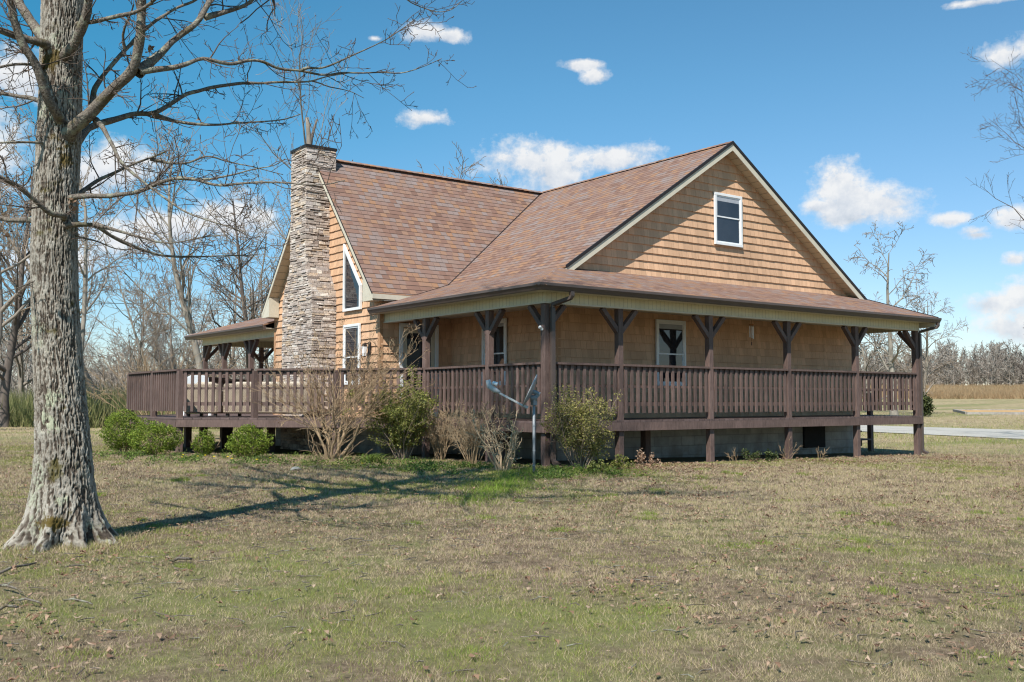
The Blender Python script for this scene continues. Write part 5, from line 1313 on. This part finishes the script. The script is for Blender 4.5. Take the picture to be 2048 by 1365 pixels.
def bedweeds():
    n = 4200; px = RNG.uniform(190, 1250, n); P = []
    py = np.interp(px, [190, 360, 560, 700, 900, 1100, 1250], [915, 921, 924, 930, 940, 953, 948])+RNG.normal(0, 7, n)
    pts = np.array([on_ground(a, b) for a, b in zip(px[:900], py[:900])]); q = np.repeat(pts, 10, 0)+RNG.normal(0, .05, (9000, 3))*[1, 1, .0]; q[:, 2] += RNG.uniform(.01, .09, 9000)
    k = fbm(q[:, 0]*1.5, q[:, 1]*1.5, 0, 91, 3) > .47; return q[k & ~under_house(q[:, 0], q[:, 1])]
q = bedweeds(); o = leafcloud('ground_cover', q, .017, M['weed'], None, k=2, jit=.02); tag(o, 'low green weeds and clover in the bed along the deck', 'ground cover', None, 'stuff')
# dandelions
first = None
for k, (px, py) in enumerate([(366, 917), (395, 920), (410, 918), (455, 921), (463, 925), (513, 927), (540, 923), (363, 922), (724, 935), (428, 921)]):
    x, y, z = P3(px, py)
    if first is None:
        e_ = empty('dandelion', (x, y, z), 'small yellow dandelion in the green strip before the deck', 'flower', 'yellow dandelions along the deck'); m = MB(); m.tube([(0, 0, 0), (.005, 0, .06)], .003, 5); m.build('stem', M['weed'], e_)
        m = MB(); m.tube([(.005, 0, .055), (.005, 0, .066), (.005, 0, .074)], [.008, .022, .012], 9); m.build('flower_head', M['yellow'], e_); first = e_
    else:
        e_ = first.copy(); COL.objects.link(e_); e_.location = (x, y, z)
        for ch in list(first.children): c_ = ch.copy(); COL.objects.link(c_); c_.parent = e_
# ------------------------------------------------------------------ satellite dish
p = on_ground(1068, 950); bx, by, bz = map(float, p); e_ = empty('satellite_dish', (bx, by, bz), 'grey satellite dish with feed arm on a steel pole before the porch corner', 'satellite dish')
H = .3364+(803-818)*np.dot(p-CAM, FW)/F_PX-bz+.33*0+ .0
H = 1.10
m = MB(); m.tube([(0, 0, -.1), (0, 0, H)], .021, 12); m.build('pole', M['galv'], e_, smooth=True)
m = MB()
for z in (.14, .36, .55, .73): m.tube([(0, 0, z-.008), (0, 0, z+.008)], .0235, 12)
m.build('pole_band', M['galv'], e_)
L = -RT  # picture-left
n = Vector((L[0]*.88+FH[0]*.03, L[1]*.88+FH[1]*.03, .40)).normalized()      # boresight
c = Vector((.0, .0, H+.15))+Vector((L[0]*.02, L[1]*.02, 0))
u = Vector((0, 0, 1)); u = (u-n*u.dot(n)).normalized(); v = n.cross(u)
m = MB(); rings = 7; seg = 36; i0 = 0; W, Hh = .285, .255
for k in range(rings+1):
    r = k/rings
    for q_ in range(seg):
        a = 2*PI*q_/seg; P = c+v*(W*r*math.cos(a))+u*(Hh*r*math.sin(a))+n*(.042*r*r); m.v.append(tuple(P))
for k in range(rings):
    for q_ in range(seg):
        a, b = k*seg+q_, k*seg+(q_+1) % seg; m.f.append((a, b, b+seg, a+seg)); m.uv.append(None); m.c.append(.5)
ds = m.build('reflector', M['dish'], e_, smooth=True); so = ds.modifiers.new('thickness', 'SOLIDIFY'); so.thickness = .008
m = MB(); m.tube([tuple(c+v*(W*math.cos(a))+u*(Hh*math.sin(a))+n*.044) for a in np.linspace(0, 2*PI, 49)], .006, 6, False); m.build('rim', M['dishface'], ds, smooth=True)
m = MB(); cc = c-n*.03; m.tube([tuple(cc-n*.09), tuple(cc+n*.03)], .035, 12); m.box((-.035, -.035, H-.06), (.035, .035, H+.08)); m.bar(tuple(cc-n*.07), (0, 0, H+.02), .06, .05)
m.tube([(-.05*RT[0], -.05*RT[1], H+.05), (.05*RT[0], .05*RT[1], H+.05)], .045, 12); m.build('mount_bracket', M['galv'], e_)
bot = c-u*Hh*.98+n*.01; tip = bot+Vector((L[0]*.46, L[1]*.46, .235))
m = MB(); m.bar(tuple(bot-n*.04-u*.01), tuple(tip), .032, .032); m.bar(tuple(bot-n*.05), tuple(bot+n*.03), .05, .04); m.build('feed_arm', M['dishface'], e_, bevel=.004)
m = MB(); t2 = tip+Vector((L[0]*.10, L[1]*.10, .16)); m.tube([tuple(tip-Vector((L[0]*.08, L[1]*.08, .03))), tuple(tip+Vector((0, 0, .01))), tuple((tip+t2)/2+Vector((L[0]*.03, L[1]*.03, -.01))), tuple(t2)], [.026, .045, .045, .036], 10)
fd = m.build('feed_housing', M['dishface'], e_, smooth=True)
m = MB()
for off in (.0, .08, -.05):
    a = (tip+t2)/2+v*off*.9+u*(.05-.2*abs(off)); m.tube([tuple(a), tuple(a-Vector((L[0]*.06, L[1]*.06, .02))), tuple(a-Vector((L[0]*.075, L[1]*.075, .025)))], [.018, .022, .03], 10)
m.build('feed_horn', M['plastic'], fd, smooth=True)
m = MB(); m.tube([(.02, 0, H-.05), (.03, -.01, .6), (.025, 0, .2), (.03, .02, .02)], .004, 6); m.build('cable', M['blackmetal'], e_)

# ------------------------------------------------------------------ wind chime under the porch ceiling
cx_, cy_ = 6.37, .9; e_ = empty('wind_chime', (cx_, cy_, 1.66), 'silver tube wind chime hanging under the front porch ceiling', 'wind chime')
m = MB(); m.tube([(0, 0, .30), (0, 0, .318)], .055, 14); pl = m.build('suspension_plate', painted('cherry wood', (.45, .20, .08), .5, .2), e_)
m = MB(); m.tube([(0, 0, .318), (0, 0, .50)], .003, 5); m.tube([(0, 0, .30), (0, 0, -.06)], .002, 5); m.build('cord', M['blackmetal'], e_)
for k in range(5):
    a = 2*PI*k/5+.3; m = MB(); L_ = .19+.02*k; m.tube([(.04*math.cos(a), .04*math.sin(a), .275), (.04*math.cos(a), .04*math.sin(a), .275-L_)], .0095, 9); m.tube([(.04*math.cos(a), .04*math.sin(a), .30), (.04*math.cos(a), .04*math.sin(a), .275)], .0015, 4); m.build('chime_tube', M['chime'], e_)
m = MB(); m.box((-.018, -.002, -.13), (.018, .002, -.06)); m.build('sail', M['wood'], e_)

# ------------------------------------------------------------------ furniture on the deck
q = 2**-.5
def seat(name, lab, x, y, L, seed):
    e_ = empty(name, (x, y, 0), lab, 'seat', 'woven seats on the deck', rz=math.radians(-45))
    D_ = .80
    m = MB(); m.box((-L/2, -D_/2, .07), (L/2, -D_/2+.16, .72)); m.build('backrest', M['wicker'], e_, bevel=.03)
    for s in (-1, 1):
        m = MB(); m.box((s*L/2-(s > 0)*.15, -D_/2+.165, .07), (s*L/2+(s < 0)*.15, D_/2, .58)); m.build('arm', M['wicker'], e_, bevel=.03)
    m = MB(); m.box((-L/2+.155, -D_/2+.165, .07), (L/2-.155, D_/2-.02, .32)); m.build('seat_base', M['wicker'], e_, bevel=.01)
    k = 3 if L > 1.2 else 1; w = (L-.32)/k
    for i in range(k):
        m = MB(); a = -L/2+.16+i*w; m.box((a+.005, -D_/2+.18, .325), (a+w-.005, D_/2-.0, .45)); m.build('seat_cushion', M['cushion'], e_, bevel=.03)
        m = MB(); m.box((a+.01, -D_/2+.18, .455), (a+w-.01, -D_/2+.33, .76)); m.build('back_cushion', M['cushion'], e_, bevel=.04)
    for sx in (-1, 1):
        for sy in (-1, 1): m = MB(); m.box((sx*(L/2-.08)-.03, sy*(D_/2-.08)-.03, .003), (sx*(L/2-.08)+.03, sy*(D_/2-.08)+.03, .068)); m.build('leg', M['blackmetal'], e_)
    return e_
# the row stands a step inside the diagonal railing, backs to the lawn
seat('outdoor_sofa', 'long beige woven sofa standing with its back to the diagonal deck railing', -1.59, 7.55, 1.95, 1)
seat('outdoor_armchair', 'beige woven armchair at the left end of the beige sofa on the deck', -2.64, 8.60, .78, 2)
# white moulded chair
e_ = empty('plastic_chair', (-2.42, 9.95, 0), 'white moulded plastic chair on the deck behind the armchair', 'chair', rz=math.radians(-20))
m = MB()
for k in range(9):
    a = -.24+.06*k
m.prism([(-.27, .42), (.27, .42), (.25, .88), (.15, .93), (-.15, .93), (-.25, .88)], lambda u, v, t_: (u, -.22-.12*(v-.42)-.025*t_, v), 0, 1); m.build('backrest', M['plastic'], e_, bevel=.008)
m = MB(); m.box((-.27, -.24, .40), (.27, .26, .43)); m.build('seat', M['plastic'], e_, bevel=.01)
for sx in (-1, 1):
    for sy in (-1, 1): m = MB(); m.bar((sx*.25, sy*.22, .40), (sx*.29, sy*.28, .003), .05, .04); m.build('leg', M['plastic'], e_)
    m = MB(); m.bar((sx*.28, .24, .40), (sx*.28, .22, .63), .04, .04); m.bar((sx*.28, .25, .645), (sx*.28, -.28, .655), .06, .03); m.build('arm', M['plastic'], e_)

# ------------------------------------------------------------------ potted plant by the side steps
x, y = 12.05, 2.55; z0 = -.22; e_ = empty('potted_plant', (x, y, -.22), 'small green plant in a dark pot on the side steps', 'plant')
m = MB(); m.tube([(0, 0, .003), (0, 0, .16), (0, 0, .18)], [.07, .10, .105], 14); m.build('pot', M['blackmetal'], e_); qq = RNG.normal(0, .05, (90, 3))+[0, 0, .25]; leafcloud('foliage', qq, .03, M['weed'], e_, k=2)

# ------------------------------------------------------------------ far things
M['darkgreen'] = mat_leaf('dark evergreen leaves', (.02, .03, .01), (.05, .065, .02), (.09, .10, .03), .2)
# timber edged bed in the right field
p0 = px_at(1932, 70); z = g(*p0); e_ = empty('garden_bed', (p0[0], p0[1], z), 'long low timber-edged bed with tan fill in the right field', 'garden bed')
r2 = Vector((RT[0], RT[1], 0)); f2 = Vector((FH[0], FH[1], 0)); T_ = painted('weathered landscape timber', (.30, .27, .24), .9, .3, bump=.004)
def gp(a, b, h): v_ = r2*a+f2*b; return (v_.x, v_.y, g(p0[0]+v_.x, p0[1]+v_.y)-z+h)
for (a, b), (c_, d_) in (((0, 0), (7, -.4)), ((0, 0), (2.2, 7)), ((2.2, 7), (9, 6.6)), ((7, -.4), (9, 6.6))):
    m = MB(); m.bar(gp(a, b, .08), gp(c_, d_, .08), .16, .2); m.build('timber_edge', T_, e_)
m = MB(); m.face([gp(.1, .1, .1), gp(6.9, -.3, .1), gp(8.9, 6.5, .1), gp(2.3, 6.9, .1)]); m.build('fill', painted('tan mulch fill', (.48, .29, .12), .95, .3, bump=.01, nscale=12), e_)
m = MB(); xx, yy = px_at(1850, 66); e_ = empty('evergreen_shrub', (xx, yy, g(xx, yy)), 'small dark evergreen shrub at the field edge right of the downspout', 'shrub')
qq = RNG.normal(0, 1, (700, 3)); qq /= np.linalg.norm(qq, axis=1, keepdims=True); qq *= RNG.random((700, 1))**.4*np.array([[.45, .45, .7]]); qq[:, 2] += .7; leafcloud('foliage', qq, .09, M['darkgreen'], e_, k=2); m.tube([(0, 0, 0), (0, 0, .6)], .05, 6); m.build('trunk', M['bark_dark'], e_)
# long pale building behind the trees at the left
xx, yy = px_at(245, 120); zz = g(xx, yy); e_ = empty('farm_building', (xx, yy, zz), 'long low pale building with a tan roof behind the trees at left', 'building', rz=-YAW)
m = MB(); m.box((-5, 0, -.5), (5, 6, 2.6)); m.build('wall', painted('pale metal wall', (.55, .55, .52), .6, .1), e_)
m = MB(); m.prism([(-.4, 2.55), (3, 3.9), (6.4, 2.55), (6.4, 2.7), (3, 4.06), (-.4, 2.7)], lambda u, v, t_: (-5.4+10.8*t_, u, v), 0, 1); m.build('roof', painted('tan metal roof', (.50, .42, .33), .5, .1), e_)
m = MB(); m.box((-4, -.03, -.4), (-1.5, .0, 2.2)); m.build('door', painted('grey door', (.3, .3, .32), .6, .1), e_)
# service wire far behind the deck
a, b = at(-300, 590, 66), at(1000, 598, 66); e_ = empty('power_line', tuple(a), 'thin dark service wire crossing behind the left trees', 'power line')
m = MB(); m.tube([tuple((b-a)*k/20+np.array([0, 0, -1.2*math.sin(PI*k/20)*.4])) for k in range(21)], .018, 5); m.build('wire', M['blackmetal'], e_)

# ------------------------------------------------------------------ sun and sky
AZ, EL = math.radians(236.5), math.radians(48.5)     # compass direction the light comes from
sun_d = bpy.data.lights.new('sun', 'SUN'); sun_d.energy = 4.8; sun_d.angle = math.radians(.53); sun_d.color = (1, .955, .88)
sun = bpy.data.objects.new('sun', sun_d); COL.objects.link(sun)
sv = Vector((math.sin(AZ)*math.cos(EL), math.cos(AZ)*math.cos(EL), math.sin(EL)))
sun.rotation_euler = sv.to_track_quat('Z', 'Y').to_euler(); sun.location = (-30, -20, 40)
w = bpy.data.worlds.new('World'); scene.world = w; w.use_nodes = True; nt = w.node_tree; nt.nodes.clear()
class WT(NT):
    def __init__(s, t): s.t = t
T = WT(nt)
out = T.n('ShaderNodeOutputWorld'); bg = T.n('ShaderNodeBackground'); nt.links.new(bg.outputs[0], out.inputs[0])
sky = T.n('ShaderNodeTexSky'); sky.sky_type = 'NISHITA'; sky.sun_disc = False; sky.sun_elevation = EL; sky.sun_rotation = AZ
sky.air_density = 1.0; sky.dust_density = .25; sky.ozone_density = 3.0; sky.altitude = 250
hs = T.n('ShaderNodeHueSaturation'); hs.inputs['Hue'].default_value = SKY_H; hs.inputs['Saturation'].default_value = SKY_S; hs.inputs['Value'].default_value = SKY_V; nt.links.new(sky.outputs[0], hs.inputs['Color'])
dirv = T.n('ShaderNodeTexCoord').outputs['Generated']; dx, dy, dz = T.sep(dirv)
azt = T.mix(T.map(dz, .02, .26, 0, 1), (.93, .97, 1.0), T.ramp(T.map(T.math('ARCTAN2', dx, dy), .15, 1.15, 0, 1), [(0, (.36, .92, .95)), (.45, (.80, .98, 1)), (1, (1, 1, 1))]))
skyc = T.mix(1., T.mix(1., hs.outputs[0], azt, 'MULTIPLY'), T.ramp(dz, [(0, SKYT[0]), (.12, SKYT[1]), (.3, SKYT[2]), (.5, SKYT[3])]), 'MULTIPLY')
az = T.math('ARCTAN2', dx, dy); el = T.math('ARCSINE', dz); uv = T.comb(az, el)
nz = T.n('ShaderNodeTexNoise'); nz.inputs['Scale'].default_value = 15; nz.inputs['Detail'].default_value = 9; nz.inputs['Roughness'].default_value = .62; nt.links.new(T.scale(uv, (1, 1.7, 1)), nz.inputs['Vector'])
nz2 = T.n('ShaderNodeTexNoise'); nz2.inputs['Scale'].default_value = 44; nz2.inputs['Detail'].default_value = 9; nz2.inputs['Roughness'].default_value = .66; nt.links.new(uv, nz2.inputs['Vector'])
def dirof(px, py):
    v_ = FW+RT*(px-1024)/F_PX+UP*(682.5-py)/F_PX; v_ /= np.linalg.norm(v_); return math.atan2(v_[0], v_[1]), math.asin(v_[2])
CL = [(1060, 318, 100, 34), (1120, 345, 80, 42), (1215, 320, 85, 26), (1680, 372, 58, 44), (1730, 405, 95, 42), (1700, 432, 60, 20), (1635, 412, 26, 12), (848, 238, 48, 20), (850, 64, 46, 20), (900, 72, 34, 14), (1165, 130, 36, 11), (1192, 155, 26, 16),
      (748, 78, 16, 6), (230, 330, 75, 48), (180, 350, 60, 40), (30, 150, 60, 55), (330, 455, 120, 40), (450, 440, 110, 42), (250, 480, 80, 35), (1990, 605, 60, 26), (2050, 590, 60, 34), (2060, 650, 110, 40), (2030, 517, 34, 16), (1905, 440, 34, 12), (1950, 462, 30, 10),
      (2030, 440, 46, 22), (2015, 112, 50, 26), (2060, 90, 40, 30), (1960, 4, 70, 8), (1955, 470, 30, 10), (80, 520, 120, 40), (-60, 300, 120, 80), (2200, 560, 120, 70)]
acc = None; bot = None
for px, py, a, b in CL:
    u0, v0 = dirof(px, py); u1, _ = dirof(px+a, py); _, v1 = dirof(px, py-b)
    s_ = T.n('ShaderNodeVectorMath', operation='SUBTRACT'); nt.links.new(uv, s_.inputs[0]); s_.inputs[1].default_value = (u0, v0, 0)
    s_ = T.scale(s_.outputs[0], (1/abs(u1-u0), 1/abs(v1-v0), 0)); ln = T.n('ShaderNodeVectorMath', operation='LENGTH'); nt.links.new(s_, ln.inputs[0])
    f = T.math('SUBTRACT', 1.45, ln.outputs['Value']); acc = f if acc is None else T.math('SMOOTH_MAX', acc, f, .25)
    yv = T.sep(s_)[1]; wt = T.map(ln.outputs['Value'], 0, 1.3, 1, 0); b_ = T.math('MULTIPLY', wt, yv); bot = b_ if bot is None else T.math('ADD', bot, b_)
nn = T.math('ADD', T.math('MULTIPLY', T.math('SUBTRACT', nz.outputs[0], .5), 2.6), T.math('MULTIPLY', T.math('SUBTRACT', nz2.outputs[0], .5), 2.0))
dens = T.math('ADD', acc, nn)
mask = T.map(dens, .16, .98, 0, 1); mask = T.math('POWER', mask, 1.15)
shade = T.math('ADD', T.math('ADD', T.math('MULTIPLY', bot, .55), T.math('MULTIPLY', T.math('SUBTRACT', nz2.outputs[0], .45), 1.6)), .58)
cc_ = T.ramp(shade, [(0, (.52, .60, .70)), (.5, (.80, .84, .90)), (.85, (1.0, 1.0, 1.0))])
cs = T.n('ShaderNodeVectorMath', operation='SCALE'); nt.links.new(cc_, cs.inputs[0]); cs.inputs['Scale'].default_value = CLOUD
fin = T.mix(T.math('MULTIPLY', mask, .94), skyc, cs.outputs[0])
nt.links.new(fin, bg.inputs[0]); bg.inputs[1].default_value = SKY
w.cycles.sampling_method = 'MANUAL' if hasattr(w, 'cycles') else None
try: w.cycles.sample_map_resolution = 1024
except Exception: pass
vs = scene.view_settings; vs.view_transform = 'Standard'; vs.look = 'None'; vs.exposure = EXPO; vs.gamma = 1; vs.use_curve_mapping = False
scene.cycles.max_bounces = 6; scene.cycles.diffuse_bounces = 3; scene.cycles.transparent_max_bounces = 8
scene.cycles.use_denoising = DENOISE

scene.cycles.pixel_filter_type = 'BLACKMAN_HARRIS'; scene.cycles.filter_width = 1.15
